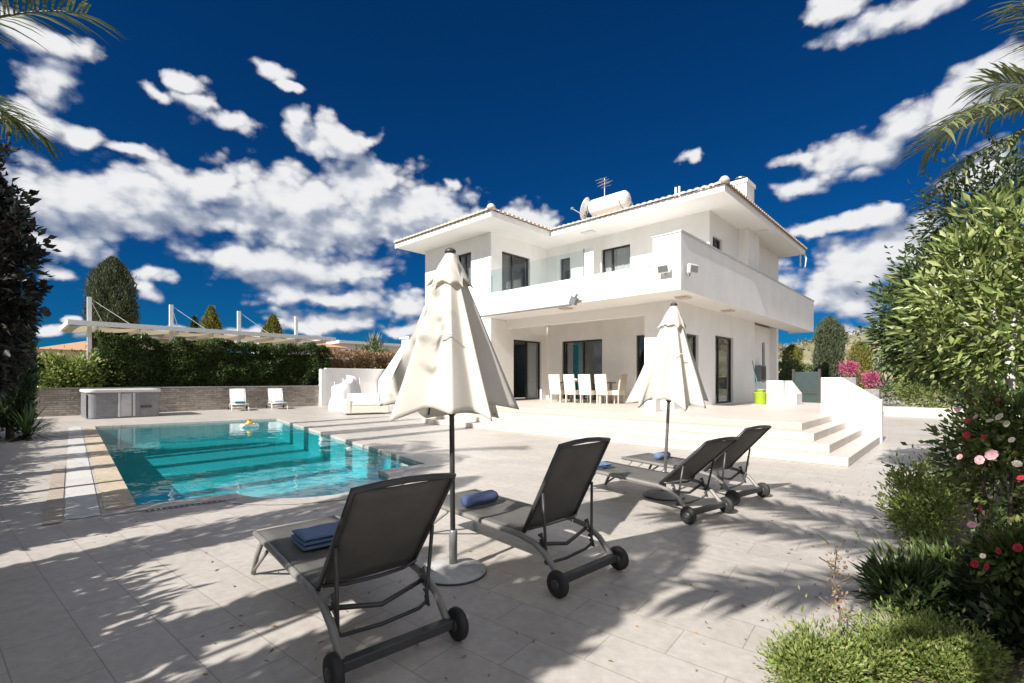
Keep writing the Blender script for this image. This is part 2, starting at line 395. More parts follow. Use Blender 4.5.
def leaflet_mesh(name, mat, items, parent, droop=.35):
    """long narrow leaflets that bend down: 3 segments each"""
    V = []; F = []
    for q, d, l, w in items:
        s = np.cross(d, [0, 0, 1]); s /= max(np.linalg.norm(s), 1e-6); b = len(V)
        for t, ww in ((0, .5), (.35, 1.), (.7, .75)):
            c = q+d*l*t+np.array([0, 0, -droop*l*t*t]); V += [c-s*w*ww, c+s*w*ww]
        V.append(q+d*l+np.array([0, 0, -droop*l]))
        F += [(b, b+1, b+3), (b, b+3, b+2), (b+2, b+3, b+5), (b+2, b+5, b+4), (b+4, b+5, b+6)]
    return mesh_np(name, np.array(V), np.array(F), mat, parent)
def palm(name, base, crown_z, fr, label, seed=3, trunk_r=.14, lean=(0, 0), leaf=.42, nl=34, lw=.012):
    """fr: list of (azimuth deg, elevation deg, length, droop)"""
    rng = np.random.default_rng(seed); t = thing(name, base, label, 'palm tree')
    top = np.array([base[0]+lean[0], base[1]+lean[1], crown_z])
    trunk_mb([base, ((base[0]+top[0])/2, (base[1]+top[1])/2, (base[2]+crown_z)/2), tuple(top)], trunk_r*1.15, trunk_r*.85, 10).build('trunk', 'bark', t, True)
    for q_ in fr:
        if q_[0] == 'to':
            dv_ = np.array(q_[1])-top; ln = float(np.linalg.norm(dv_))*1.12; dr = q_[2]; az = math.degrees(math.atan2(dv_[1], dv_[0])); el = math.degrees(math.atan2(dv_[2], math.hypot(dv_[0], dv_[1])))+dr*28
        else: az, el, ln, dr = q_
        d = (math.cos(R(az))*math.cos(R(el)), math.sin(R(az))*math.cos(R(el)), math.sin(R(el)))
        it = []; sp = MB(); frond(it, top, d, ln, dr, rng, nl=nl, leaf=leaf, lw=lw, spine=sp)
        f = leaflet_mesh('frond', 'leaf_palm', it, t); sp.build('midrib', 'leaf_palm', f, True)
    return t
def rosette(name, c, r, n, mat, label, cat, w=.03, seed=2, up=.5, trunk=None, group=None):
    rng = np.random.default_rng(seed); t = thing(name, c, label, cat, group)
    base = np.array(c, float)
    if trunk: trunk_mb([tuple(base), tuple(base+[0, 0, trunk])], .09, .08).build('trunk', 'bark', t); base[2] += trunk
    it = []
    for i in range(n):
        az = rng.random()*2*PI; el = up*(rng.random()*2-.6)*PI/2
        it.append((base+rng.normal(size=3)*.03, np.array([math.cos(az)*math.cos(el), math.sin(az)*math.cos(el), math.sin(el)]), r*(.75+.35*rng.random()), w))
    leaflet_mesh('leaf_rosette', mat, it, t, .22); return t

# ================================================================== SETTING
A_, B_, C_, D_ = (-19.0, 1.85), (-18.1, 6.75), (-6.5, 4.8), (-6.67, 1.0)      # pool corners
arc = []
p1, p2 = Vector((-6.59, 1.95)), Vector((-6.52, 3.95)); mid = (p1+p2)/2
for i in range(17):
    th = PI*i/16; arc.append((mid.x+1.02*math.sin(th), mid.y-1.0*math.cos(th)))
pool_outline = [A_, D_]+arc+[C_, B_]
def offset_loop(poly, d):
    n = len(poly); out = []
    ar = sum(poly[i][0]*poly[(i+1) % n][1]-poly[(i+1) % n][0]*poly[i][1] for i in range(n)); sg = 1 if ar > 0 else -1
    for i in range(n):
        a, b, c = Vector(poly[i-1]), Vector(poly[i]), Vector(poly[(i+1) % n])
        e1 = (b-a).normalized(); e2 = (c-b).normalized()
        n1 = Vector((e1.y, -e1.x))*sg; n2 = Vector((e2.y, -e2.x))*sg
        bi = (n1+n2); k = d/max(.45, (1+n1.dot(n2)))
        out.append((b.x+bi.x*k, b.y+bi.y*k))
    return out
big = [(-26.5, -8), (6, -8), (6, 42), (-26.5, 42)]
# terrain (hole under the deck), deck (hole for the pool)
ter = sheet('ground', [(-900, -300), (600, -300), (600, 1200), (-900, 1200)], [[(-25.8, -.9), (.7, -.9), (.7, 41), (-25.8, 41)]], -.10, 'terrain')
tag(ter, 'dry sandy ground around the villa', 'ground', kind='structure')
deck = sheet('pool_deck', [(-26, -1), (.8, -1), (.8, 41.2), (-26, 41.2)], [offset_loop(pool_outline, .06)], 0., 'paving')
tag(deck, 'pale stone paving around the pool', 'paving', kind='structure')
# coping ring, raised 4 mm, and the drain slots beside it
cop = sheet('pool_coping', offset_loop(pool_outline, .30), [pool_outline], .006, 'coping_light' if 'coping_light' in MATS else 'paving')
tag(cop, 'pale coping along the pool edge', 'coping', kind='structure')
lip = MB(); n = len(pool_outline)
for i in range(n):
    a, b = pool_outline[i], pool_outline[(i+1) % n]; lip.add([(a[0], a[1], .006), (b[0], b[1], .006), (b[0], b[1], -.10), (a[0], a[1], -.10)], [(0, 1, 2, 3)])
tag(lip.build('pool_edge', 'paving'), 'stone edge above the pool water', 'coping', kind='structure')
dv = Vector((D_[0]-A_[0], D_[1]-A_[1])).normalized(); nv = Vector((dv.y, -dv.x))        # outward (towards -y)
if nv.y > 0: nv = -nv
def strip(name, d0, d1, z, mat, ext=.25, s0=0.):
    a = Vector(A_)-dv*s0; b = Vector(D_)+dv*ext
    q = [a+nv*d0, b+nv*d0, b+nv*d1, a+nv*d1]
    return tag(sheet(name, [tuple(x) for x in q], [], z, mat), kind='structure')
tag(strip('coping_strip', .0, .27, .011, 'coping', .02), 'ochre stone strip along the pool', 'paving')
tag(strip('pale_strip', .31, .58, .008, 'pale_band', .22), 'white stone strip beside the pool', 'paving')
brickmat('brown_band', (.46, .39, .32), (.43, .36, .30), (.34, .29, .24), .6, .6, .004, TILT, off=0, stain=.15)
tag(strip('brown_strip', .60, .74, .008, 'brown_band', .30, -8.5), 'brown stone strip beside the pool', 'paving')
# drain grate along the near pool edge
brickmat('drain', (.035, .035, .037), (.05, .05, .05), (.55, .50, .45), .5, .05, .011, TILT, rough=.5, off=0, stain=.05)
da, db = Vector(D_)+Vector((.34, .02)), Vector(p1)+Vector((.38, -.1)); dn = Vector((.045, 0))
tag(sheet('drain_grate', [tuple(q) for q in (da, da+dn, db+dn, db)], [], .0105, 'drain'), 'dark slotted drain along the near edge of the pool', 'drain')
# pool basin + water
bas = MB()
lo = [(x, y) for x, y in pool_outline]
for i in range(n):
    a, b = pool_outline[i], pool_outline[(i+1) % n]; bas.add([(a[0], a[1], -.10), (b[0], b[1], -.10), (b[0], b[1], -.66), (a[0], a[1], -.66)], [(0, 1, 2, 3)])
tag(bas.build('pool_wall', 'pool_mosaic'), 'turquoise mosaic sides of the pool', 'pool', kind='structure')
tag(sheet('pool_floor', pool_outline, [], -.66, 'pool_mosaic'), 'turquoise mosaic floor of the pool', 'pool', kind='structure')
w = sheet('pool_water', pool_outline, [], -.055, 'water'); tag(w, 'clear turquoise pool water', 'water', kind='structure')

# terrace: four nested slabs
e = .15
lv = [(-1.33, 9.29), (-1.65, 9.66), (-1.95, 10.02), (-2.22, 10.40)]
for i, (u, v) in enumerate(lv):
    z0, z1 = .145*i, .145*(i+1)
    ub = 13.38 if i < 3 else 26.2
    m = MB(); m.prism([(-12.75-.0*i, v), (u, v), (u, ub), (-12.75, ub)] if i < 3 else [(-12.75, v), (u, v), (u, 13.38), (-2.45, 13.38), (-2.45, 26.2), (-12.75, 26.2)], z0+.001, z1)
    o = m.build('terrace_step' if i < 3 else 'terrace', 'step_paving', bevel=.012)
    tag(o, ['lowest', 'second', 'third', 'top'][i]+' pale stone level of the terrace steps', 'steps', kind='structure')

# planting beds and garden soil
bed_r = [(-.55, 1.9), (-.38, 2.6), (-.30, 3.5), (-.28, 4.8), (-.38, 6.2), (-.25, 8), (0, 12), (.2, 18), (.79, 20), (.79, 1.0), (-.2, 1.2)]
tag(sheet('planting_bed', bed_r, [], .014, 'soil'), 'dark soil bed under the garden shrubs', 'soil', kind='structure')
tag(sheet('garden_soil', [(.78, -6), (12, -6), (12, 45), (.78, 45)], [], .0, 'soil'), 'dark soil beyond the planting bed', 'soil', kind='structure')
tag(sheet('side_bed', [(-26, -8), (-26, -.12), (-2, -.12), (-2, -8)], [], .014, 'soil'), 'dark soil strip left of the deck', 'soil', kind='structure')

# ================================================================== HOUSE
hs = thing('white_villa', (-9, 17, 0), 'two storey white villa with terracotta roof, wide balcony and dark framed windows', 'house')
Z0, ZS, ZU, ZE = .58, 3.66, 3.95, 6.85     # terrace level, soffit of the balcony slab, upper floor, eave soffit
VB, VF, US, UW, VW = 11.5, 15.5, -5.9, -12.6, 12.24
def wall(name, ax, pos, a0, a1, z0, z1, ops, thick=.28, inward=1, mat='plaster'):
    """wall in plane ax=pos ('Y': runs along x; 'X': runs along y) with rectangular openings (a0,a1,z0,z1); thickness goes 'inward'"""
    m = MB(); pt = (lambda a, d, z: (a, pos+d*inward, z)) if ax == 'Y' else (lambda a, d, z: (pos+d*inward, a, z))
    A = sorted({a0, a1}|{o[0] for o in ops}|{o[1] for o in ops}); Zs = sorted({z0, z1}|{o[2] for o in ops}|{o[3] for o in ops})
    for i in range(len(A)-1):
        for j in range(len(Zs)-1):
            ca, cz = (A[i]+A[i+1])/2, (Zs[j]+Zs[j+1])/2
            if any(o[0] < ca < o[1] and o[2] < cz < o[3] for o in ops): continue
            for d in (0, thick):
                m.add([pt(A[i], d, Zs[j]), pt(A[i+1], d, Zs[j]), pt(A[i+1], d, Zs[j+1]), pt(A[i], d, Zs[j+1])], [(0, 1, 2, 3)])
    for o in list(ops)+[(a0, a1, z0, z1)]:
        q = [(o[0], o[2]), (o[1], o[2]), (o[1], o[3]), (o[0], o[3])]
        for k in range(4):
            (pa, pz), (qa, qz) = q[k], q[(k+1) % 4]
            m.add([pt(pa, 0, pz), pt(qa, 0, qz), pt(qa, thick, qz), pt(pa, thick, pz)], [(0, 1, 2, 3)])
    return m.build(name, mat, hs, fix=False)
def window(kind, ax, pos, inward, o, split=(.5,), curtain=None, fw=.06, depth=.08, panes=True, label=None):
    """framed glazing set into an opening; curtain = list of (t0,t1,material)"""
    a0, a1, z0, z1 = o; f = MB()
    def bx(m, p0, p1, d0, d1, q0, q1):
        e0, e1 = pos+d0*inward, pos+d1*inward; e0, e1 = min(e0, e1), max(e0, e1)
        m.box(p0, p1, e0, e1, q0, q1) if ax == 'Y' else m.box(e0, e1, p0, p1, q0, q1)
    g = .002
    bx(f, a0+g, a0+fw, depth, depth+.07, z0+g, z1-g); bx(f, a1-fw, a1-g, depth, depth+.07, z0+g, z1-g)
    bx(f, a0+fw, a1-fw, depth, depth+.07, z0+g, z0+fw); bx(f, a0+fw, a1-fw, depth, depth+.07, z1-fw, z1-g)
    for s in split:
        x = a0+(a1-a0)*s; bx(f, x-fw*.6, x+fw*.6, depth+.004, depth+.066, z0+fw, z1-fw)
    fo = f.build(kind, 'dark_frame', hs)
    if label: fo['label'] = label
    p = MB(); bx(p, a0+fw, a1-fw, depth+.03, depth+.036, z0+fw, z1-fw); p.build('pane', 'pane', fo)
    for t0, t1, mt in (curtain or []):
        m = MB(); k = max(4, int((t1-t0)*(a1-a0)/.035)); pts = []
        for i in range(k+1):
            a = a0+(a1-a0)*(t0+(t1-t0)*i/k); d = depth+.15+.025*math.sin(i*1.9)
            pts.append((a, pos+d*inward))
        vs = []
        for a, e_ in pts:
            for z in (z0+.03, z1-.03): vs.append((a, e_, z) if ax == 'Y' else (e_, a, z))
        m.add(vs, [(2*i, 2*i+2, 2*i+3, 2*i+1) for i in range(k)]); m.build('curtain', mt, fo, True)
    return fo
# ground floor
wf = (-11.82, -9.92, Z0+.06, 2.96); wf2 = (-8.5, -7.2, Z0+.06, 3.0)
wall('wall', 'Y', VF, UW, -6.8, Z0, ZS, [wf, wf2])
window('window', 'Y', VF, 1, wf, (.52,), [(.06, .2, 'curtain_white'), (.22, .46, 'curtain_teal')])
window('window', 'Y', VF, 1, wf2, (.5,))
wd = (13.46, 15.14, Z0+.02, 2.97)
wall('wall', 'X', UW+.002, VW-.002, VF, Z0, ZS, [wd], inward=-1)
window('door', 'X', UW, -1, wd, (.52,), [(.55, .97, 'curtain_white')], label='glazed sliding door with a white curtain on one side')
wall('wall', 'Y', VW, -16.6, UW-.29, Z0, ZU, [])
sd1 = (13.75, 14.62, Z0+.06, 2.78); sd2 = (16.0, 17.7, Z0+.02, 2.88)
wall('wall', 'X', US, 12.9, 20.1, Z0, ZS, [sd1, sd2], inward=-1)
window('window', 'X', US, -1, sd1, ())
window('door', 'X', US, -1, sd2, (.3,), [(.3, .98, 'curtain_grey')], label='dark framed door with a grey curtain behind it')
wall('wall', 'Y', 12.9, -6.8, US-.281, Z0, ZS, [])
wall('wall', 'X', -6.8, 13.18, VF, Z0, ZS, [], inward=1)
sl = (21.95, 22.35, 1.3, 3.0)
wall('wall', 'X', US-.25, 20.1, 23.5, Z0, ZS, [sl], inward=-1); window('window', 'X', US-.25, -1, sl, ())
wall('wall', 'Y', 20.1-.28, US-.25, US-.282, Z0, ZS, [])
# upper floor
uo = (-14.5, -13.69, 5.0, 6.33)
wall('wall', 'Y', VW+.001, -16.6, UW-.29, ZU, ZE, [uo]); window('window', 'Y', VW+.001, 1, uo, (.45,), [(.5, 1., 'curtain_grey')])
ud = (12.82, 14.42, ZU+.1, 6.27)
wall('wall', 'X', UW-.001, VW-.001, VF, ZU, ZE, [ud], inward=-1); window('door', 'X', UW-.001, -1, ud, (.42,), [(.02, .4, 'curtain_grey')], label='sliding balcony door seen behind the glass balustrade')
w1 = (-11.92, -11.42, 5.0, 6.33); w2 = (-9.95, -8.74, ZU+.1, 6.34)
wall('wall', 'Y', VF+.001, UW, US-.001, ZU, ZE, [w1, w2]); window('window', 'Y', VF+.001, 1, w1, ())
window('door', 'Y', VF+.001, 1, w2, (.35,), [(.0, 1., 'curtain_white')], label='balcony door with white curtains and an opened leaf')
wall('wall', 'X', US, VF, 23.4, ZU, ZE, [(15.72, 16.6, 5.75, 6.12)], inward=-1)
window('window', 'X', US, -1, (15.72, 16.6, 5.75, 6.12), (.5,), [(0, 1, 'curtain_grey')])
m = MB(); m.box(US+.002, US+.33, 18.2, 19.5, ZU+.3, ZE-.001); m.build('pilaster', 'plaster', hs)
m = MB(); m.box(-10.42, -9.98, 15.0, 15.05, ZU+.15, 6.36); sh = m.build('shutter', 'white_metal', hs)
m = MB(); m.box(-10.42, -10.38, 14.98, 15.0, ZU+.15, 6.36); m.build('shutter_frame', 'grey_metal', sh)
m = MB(); 
for i in range(7): m.box(US+.003, US+.02, 19.9, 20.7, 5.5+i*.1, 5.55+i*.1)
m.build('vent_grille', 'white_metal', hs)
# back and closing walls
wall('wall', 'Y', 23.4, -16.6, US-.001, Z0, ZE, [], inward=-1); wall('wall', 'X', -16.6, VW+.28, 23.1, Z0, ZE, [], inward=1)
m = MB(); m.box(-16.3, US-.3, VF+.4, 23.0, ZS+.02, ZU-.02); m.box(-16.3, UW-.3, VW+.4, VF+.39, ZS+.02, ZU-.02); m.build('floor_slab', 'interior', hs)
m = MB(); m.box(-16.3, US-.6, 19.3, 19.4, Z0, ZS); m.box(-16.0, US-.6, 19.3, 19.4, ZU, ZE-.02); m.box(-15.2, -15.1, VW+.4, 19.2, Z0, ZS); m.build('interior_wall', 'interior', hs)
# balcony: slab + parapets
UB = -5.08; ZP, ZL = 5.08, 4.36
m = MB(); m.prism([(-12.55, VB), (UB, VB), (UB, 26.05), (US-.0, 26.05), (US, VF+.0), (UW+.0, VF), (UW, VB)][:6]+[(-12.55, VF)], ZS, ZU); 
slab = m.build('balcony', 'soffit_paint', hs)
pr = MB()
pr.box(-12.55, -5.82, VB-.004, VB+.18, ZS-.004, ZL)
pr.box(-5.82, UB+.004, VB-.006, VB+.18, ZS-.006, ZP)
pr.box(UB-.18, UB+.004, VB+.18, 26.06, ZS-.006, ZP)
pr.box(-12.55, -12.37, VB+.18, VW, ZS-.004, ZL)
pr.box(US-.2, UB-.18, 25.88, 26.06, ZS-.006, ZP)
pr.build('parapet', 'plaster', slab)
cp = MB(); cp.box(UB-.2, UB+.03, VB-.03, 26.08, ZP, ZP+.05); cp.box(-5.85, UB-.2, VB-.03, VB+.2, ZP, ZP+.03); cp.build('parapet_coping', 'coping_stone', slab)
cp = MB(); cp.box(-12.56, -5.83, VB-.03, VB+.2, ZL, ZL+.035); cp.build('ledge', 'plaster', slab)
for i in range(4):
    a = -12.5+i*1.18; g = MB(); g.box(a, a+1.15, VB+.06, VB+.075, ZL+.037, 5.2); g.build('glass_panel', 'balustrade_glass', slab)
g = MB(); g.box(-12.5, -12.485, VB+.2, VW-.01, ZL+.037, 5.2); g.build('glass_panel', 'balustrade_glass', slab)
ds = MB(); ds.box(-12.6, -6.85, 13.0, 13.25, ZS-.32, ZS-.002); ds.build('beam', 'soffit_paint', hs)
# roof
def hip(m, x0, x1, y0, y1, z, pitch, along):
    t = math.tan(R(pitch))
    if along == 'X':
        h = (y1-y0)/2; a = (x0+h, (y0+y1)/2, z+h*t); b = (x1-h, (y0+y1)/2, z+h*t)
        m.add([(x0, y0, z), (x1, y0, z), (x1, y1, z), (x0, y1, z), a, b], [(0, 1, 5, 4), (1, 2, 5), (2, 3, 4, 5), (3, 0, 4)])
    else:
        h = (x1-x0)/2; a = ((x0+x1)/2, y0+h, z+h*t); b = ((x0+x1)/2, y1, z+h*t)
        m.add([(x0, y0, z), (x1, y0, z), (x1, y1, z), (x0, y1, z), a, b], [(0, 1, 4), (1, 2, 5, 4), (3, 0, 4, 5)])
RX0, RX1, RY0, RY1 = -17.0, -4.98, 14.16, 23.8; WX1, WY0 = -11.38, 11.06; ZT = 7.02
m = MB(); Lp = [(RX0, WY0), (WX1, WY0), (WX1, RY0), (RX1, RY0), (RX1, RY1), (RX0, RY1)]
m.prism(Lp, ZE, ZT-.02); roof = m.build('roof', 'soffit_paint', hs)
rt = MB(); hip(rt, RX0-.06, RX1+.06, RY0-.06, RY1+.06, ZT, 17, 'X'); hip(rt, RX0-.061, WX1+.06, WY0-.06, 19., ZT+.001, 17, 'Y')
rt.build('roof_tiles', 'roof_tile', roof)
et = MB()
def eave(p, q):
    p, q = Vector(p), Vector(q); L_ = (q-p).length; k = int(L_/.21); d = (q-p).normalized(); nn = Vector((d.y, -d.x))
    for i in range(k):
        c = p+d*((i+.5)*L_/k); vs = []
        for s, zz in ((-.02, .0), (.30, .085)):
            for j in range(6):
                th = PI*j/5; o_ = d*(math.cos(th)*.095); base_ = c-nn*s*1.0
                vs.append((base_.x+nn.x*.10+o_.x, base_.y+nn.y*.10+o_.y, ZT+.012+zz+math.sin(th)*.07))
        et.add(vs, [(j, j+1, j+7, j+6) for j in range(5)]+[(5, 4, 3, 2, 1, 0)])
eave((RX0, WY0), (WX1, WY0)); eave((WX1, WY0), (WX1, RY0)); eave((WX1, RY0), (RX1, RY0)); eave((RX1, RY0), (RX1, RY1))
et.build('eave_tiles', 'roof_tile', roof)
fa = MB(); fa.box(RX0-.03, WX1+.03, WY0-.03, WY0-.004, ZE-.02, ZT); fa.box(WX1+.004, WX1+.03, WY0-.004, RY0-.03, ZE-.02, ZT)
fa.box(WX1+.03, RX1+.03, RY0-.03, RY0-.004, ZE-.02, ZT); fa.box(RX1+.004, RX1+.03, RY0-.004, RY1, ZE-.02, ZT); fa.build('fascia', 'plaster', roof)
rc = MB(); rc.lathe([(.02, -.02), (.13, 0), (.15, .08), (.09, .17), (.02, .2)], (WX1+.02, WY0-.02, ZT+.03), 10); rc.lathe([(.02, -.02), (.13, 0), (.15, .08), (.09, .17), (.02, .2)], (RX1+.02, RY0-.02, ZT+.03), 10)
# hip ridges
t17 = math.tan(R(17))
for (x, y, sx, sy, ln) in ((WX1, WY0, -1, 1, 2.7), (RX1, RY0, -1, 1, 4.6), (RX1, RY1, -1, -1, 4.6), (RX0, WY0, 1, 1, 2.7)):
    rc.tube([(x, y, ZT+.06), (x+sx*ln, y+sy*ln, ZT+.06+ln*t17)], .09, 8)
rc.build('ridge_tiles', 'roof_tile', roof, True)
ch = MB(); ch.box(-7.2, -6.45, 20.9, 21.9, 7.4, 9.7); ch.box(-7.25, -6.4, 20.85, 21.95, 9.55, 9.7); cho = ch.build('chimney', 'plaster', roof)
cc = MB(); cc.lathe([(.12, 0), (.1, .2), (.2, .22), (.2, .27), (.03, .34)], (-6.85, 21.4, 9.7), 12); cc.build('chimney_cowl', 'grey_metal', cho)
for a, b in ((-5.5, 12.6), (-5.5, 16.0), (-9.0, 12.0)):
    m = MB(); m.box(a-.16, a+.16, b-.16, b+.16, ZS-.05, ZS-.002); o = m.build('ceiling_light', 'lamp_glass', hs); 
    m = MB(); m.box(a-.19, a+.19, b-.19, b+.19, ZS-.02, ZS-.001); m.build('light_rim', 'white_metal', o)
for a, b in ((-10.0, 14.7), (-5.4, 18.9)):
    m = MB(); m.box(a-.25, a+.25, b-.12, b+.12, ZE-.04, ZE-.002); m.build('eave_light', 'white_metal', hs)
m = MB(); m.tube([(RX1+.02, RY1-.2, ZE+.05), (RX1+.1, RY1-.2, ZE-.25), (RX1+.05, RY1-.2, ZE-.6)], .035); m.tube([(RX1-.1, RY1-.25, ZE), (RX1-.1, RY1-.25, ZE-.55)], .03); m.build('gutter_pipe', 'white_metal', hs)
# awning cassette below the balcony edge
aw = thing('awning', (-9, VB, ZS-.1), 'rolled up white awning in a long cassette under the balcony edge', 'awning')
m = MB(); m.box(-12.3, -8.35, VB-.16, VB-.02, 3.62, 3.76); m.build('cassette', 'white_metal', aw, bevel=.02)
m = MB(); m.tube([(-12.2, VB-.18, 3.60), (-8.3, VB-.18, 3.60)], .03); m.build('front_bar', 'grey_metal', aw)
m = MB(); m.obox((-8.25, VB-.12, 3.72), (.2, .14, .22), Matrix.Rotation(.4, 3, 'Y')); m.tube([(-8.3, VB-.1, 3.7), (-8.05, VB-.22, 3.86)], .04); m.build('arm_bracket', 'grey_metal', aw)

# roof equipment
st_ = thing('solar_water_tank', (-9.4, 15.2, 7.3), 'white cylindrical solar water tank lying on the roof', 'water tank')
m = MB(); m.lathe([(.05, -.78), (.24, -.76), (.30, -.70), (.31, -.6), (.31, .6), (.30, .70), (.24, .76), (.05, .78)], (-9.42, 15.2, 7.86), 24, 'X'); m.build('tank', 'white_metal', st_, True)
m = MB(); m.tube([(-10, 15.2, 7.3), (-10, 15.2, 7.6)], .03); m.build('stand_leg', 'grey_metal', st_); m = MB(); m.tube([(-8.9, 15.2, 7.3), (-8.9, 15.2, 7.6)], .03); m.build('stand_leg', 'grey_metal', st_); m = MB(); m.tube([(-8.6, 15.2, 7.86), (-8.55, 15.3, 7.7), (-8.5, 15.3, 7.3)], .02); m.build('water_pipe', 'grey_metal', st_)
m = MB(); m.obox((-9.4, 16.3, 7.85), (1.6, 1.6, .08), Matrix.Rotation(R(17), 3, 'X')); m.build('collector', 'solar_panel', st_)
m = MB(); m.lathe([(.315, 0), (.315, .03)], (-8.85, 15.2, 7.86), 24, 'X'); m.build('band', 'grey_metal', st_)
sdh = thing('satellite_dish', (-10.35, 15.0, 7.3), 'white satellite dish beside the water tank', 'satellite dish')
m = MB(); m.lathe([(.03, -.06), (.2, -.04), (.38, .03), (.40, .05), (.38, .05), (.2, -.02), (.03, -.04)], (0, 0, 0), 20)
Mx = Matrix.Translation((-10.3, 15.0, 7.85)) @ Matrix.Rotation(R(-68), 4, 'Y') @ Matrix.Rotation(R(15), 4, 'X'); m.v = [tuple(Mx @ Vector(v)) for v in m.v]; m.build('dish', 'white_metal', sdh, True)
m = MB(); m.tube([(-10.3, 15.0, 7.3), (-10.28, 15, 7.75)], .025); m.tube([(-10.3, 15, 7.55), (-10.85, 14.9, 7.95)], .015); m.obox((-10.87, 14.9, 7.98), (.1, .07, .07)); m.build('arm', 'grey_metal', sdh)
an = thing('tv_antenna', (-10.0, 15.8, 7.5), 'thin rooftop television antenna with short crossbars', 'antenna')
m = MB(); m.tube([(-10.0, 15.8, 7.4), (-10.0, 15.8, 9.15)], .022); m.build('mast', 'grey_metal', an)
m = MB()
for i in range(7): m.tube([(-10.25+.03*(i % 2), 15.55+.07*i, 9.05-.09*(i % 3)), (-9.75-.03*(i % 2), 15.55+.07*i, 9.05-.09*(i % 3))], .010, 5)
m.tube([(-10.0, 15.5, 9.05), (-10.0, 16.05, 9.05)], .012, 5); m.build('crossbars', 'grey_metal', an)
vp = thing('vent_pipes', (-6.75, 15.0, 7.2), 'pair of thin white vent pipes on the roof slope', 'vent pipe')
for dx in (0, .12):
    m = MB(); m.tube([(-6.8+dx, 15.0, 7.2), (-6.8+dx, 15.0, 7.68)], .035); m.build('pipe', 'white_metal', vp)
def floodlight(c, d, label):
    t = thing('floodlight', c, label, 'floodlight', 'floodlights on the balcony parapet'); c = Vector(c); d = Vector(d).normalized()
    q = d.to_track_quat('Y', 'Z').to_matrix()
    m = MB(); m.obox(c+d*.16, (.32, .09, .22), q); m.build('housing', 'white_metal', t, bevel=.015)
    m = MB(); m.obox(c+d*.21, (.26, .01, .15), q); m.build('lens', 'grey_metal', t)
    m = MB(); m.tube([c-Vector((0, 0, .1)), c+d*.06-Vector((0, 0, .16)), c+d*.13], .02); m.build('bracket', 'grey_metal', t)
floodlight((-5.45, VB-.02, 4.25), (0, -1, -.35), 'white box floodlight on the front face of the balcony parapet')
floodlight((UB+.02, 11.85, 4.2), (1, -.3, -.1), 'floodlight on a bracket on the side face of the balcony parapet')

# terrace furniture
def chair_proto():
    t = thing('dining_chair', (0, 0, 0), 'x', 'chair', 'dining chairs on the terrace')
    m = MB(); m.box(-.24, .24, -.03, .48, .30, .46); m.build('seat', 'wicker_white', t, bevel=.02)
    m = MB(); M_ = Matrix.Rotation(R(8), 3, 'X'); m.obox((0, -.06, .73), (.48, .06, .58), M_); m.build('backrest', 'wicker_white', t, bevel=.02)
    for x in (-.2, .2):
        for y in (0, .44): 
            m = MB(); m.tube([(x, y, 0), (x, y, .3)], .022); m.build('leg', 'wicker_white', t)
    return t
c0 = chair_proto()
cp_ = [(-10.75, 13.72, 0.05), (-10.12, 13.76, -.04), (-9.5, 13.80, .03), (-8.98, 14.02, -.05), (-8.55, 14.55, 1.62)]
lab = ['white wicker dining chair nearest the glazed door', 'white wicker dining chair second from the glazed door', 'white wicker dining chair third from the glazed door, in the middle of the row',
       'white wicker dining chair fourth in the row, half behind the table end', 'sand coloured wicker dining chair at the head of the table']
for i, (x, y, rz) in enumerate(cp_):
    o = c0 if i == 0 else dup(c0)
    o.location = (x, y, Z0); o.rotation_euler.z = rz; o['label'] = lab[i]
    if i == 4:
        for ch_ in o.children:
            ch_.data = ch_.data.copy(); ch_.data.materials[0] = MATS['wicker_sand' if ch_.name.split('.')[0] != 'seat' else 'wicker_white']
tb = thing('dining_table', (-10, 14.4, Z0), 'long dark topped dining table on the terrace behind the white chairs', 'table')
m = MB(); m.box(-11.0, -8.95, 14.0, 14.9, Z0+.70, Z0+.75); m.build('tabletop', 'table_top', tb, bevel=.01)
for x in (-10.85, -9.1):
    for y in (14.1, 14.8): m = MB(); m.box(x-.04, x+.04, y-.04, y+.04, Z0, Z0+.70); m.build('leg', 'wicker_sand', tb)
pb = MB(); pb.lathe([(.05, 0), (.09, .01), (.14, .08), (.15, .13), (.13, .12), (.04, .03)], (-10.3, 14.35, Z0+.751), 16); tag(pb.build('bowl', 'white_metal', None, True), 'white bowl on the dining table', 'bowl')
wb = MB(); wb.box(-6.1, -5.78, 11.55, 11.87, Z0+.001, Z0+.46); tag(wb.build('white_pedestal', 'plaster', bevel=.015), 'white square pedestal at the terrace edge below the balcony', 'pedestal')
# mop and bucket
bk = thing('bucket', (-5.0, 17.7, Z0), 'lime green mop bucket against the white wall', 'bucket')
m = MB(); m.lathe([(.17, 0), (.19, .02), (.24, .38), (.26, .40), (.23, .40), (.18, .05)], (-5.0, 17.7, Z0), 20); m.build('tub', 'lime_plastic', bk, True)
m = MB(); m.tube([(-5.24, 17.7, Z0+.38), (-5.15, 17.7, Z0+.5), (-4.85, 17.7, Z0+.5), (-4.76, 17.7, Z0+.38)], .012); m.build('handle', 'grey_metal', bk)
m = MB(); m.lathe([(.08, 0), (.13, .12), (.05, .14)], (-5.0, 17.7, Z0+.36), 12); m.build('wringer', 'lime_plastic', bk)
mo = thing('mop', (-5.05, 17.75, Z0+.3), 'mop with a thin teal handle standing in the green bucket', 'mop')
m = MB(); m.tube([(-5.05, 17.75, Z0+.3), (-5.35, 17.95, Z0+1.5)], .014); m.build('handle', 'teal_handle', mo)
m = MB(); m.lathe([(.05, 0), (.08, .06), (.03, .16)], (-5.05, 17.75, Z0+.22), 10); m.build('head', 'white_metal', mo)
bxm = thing('meter_box', (-5.9, 20.9, 1.7), 'grey utility box on the white side wall', 'utility box')
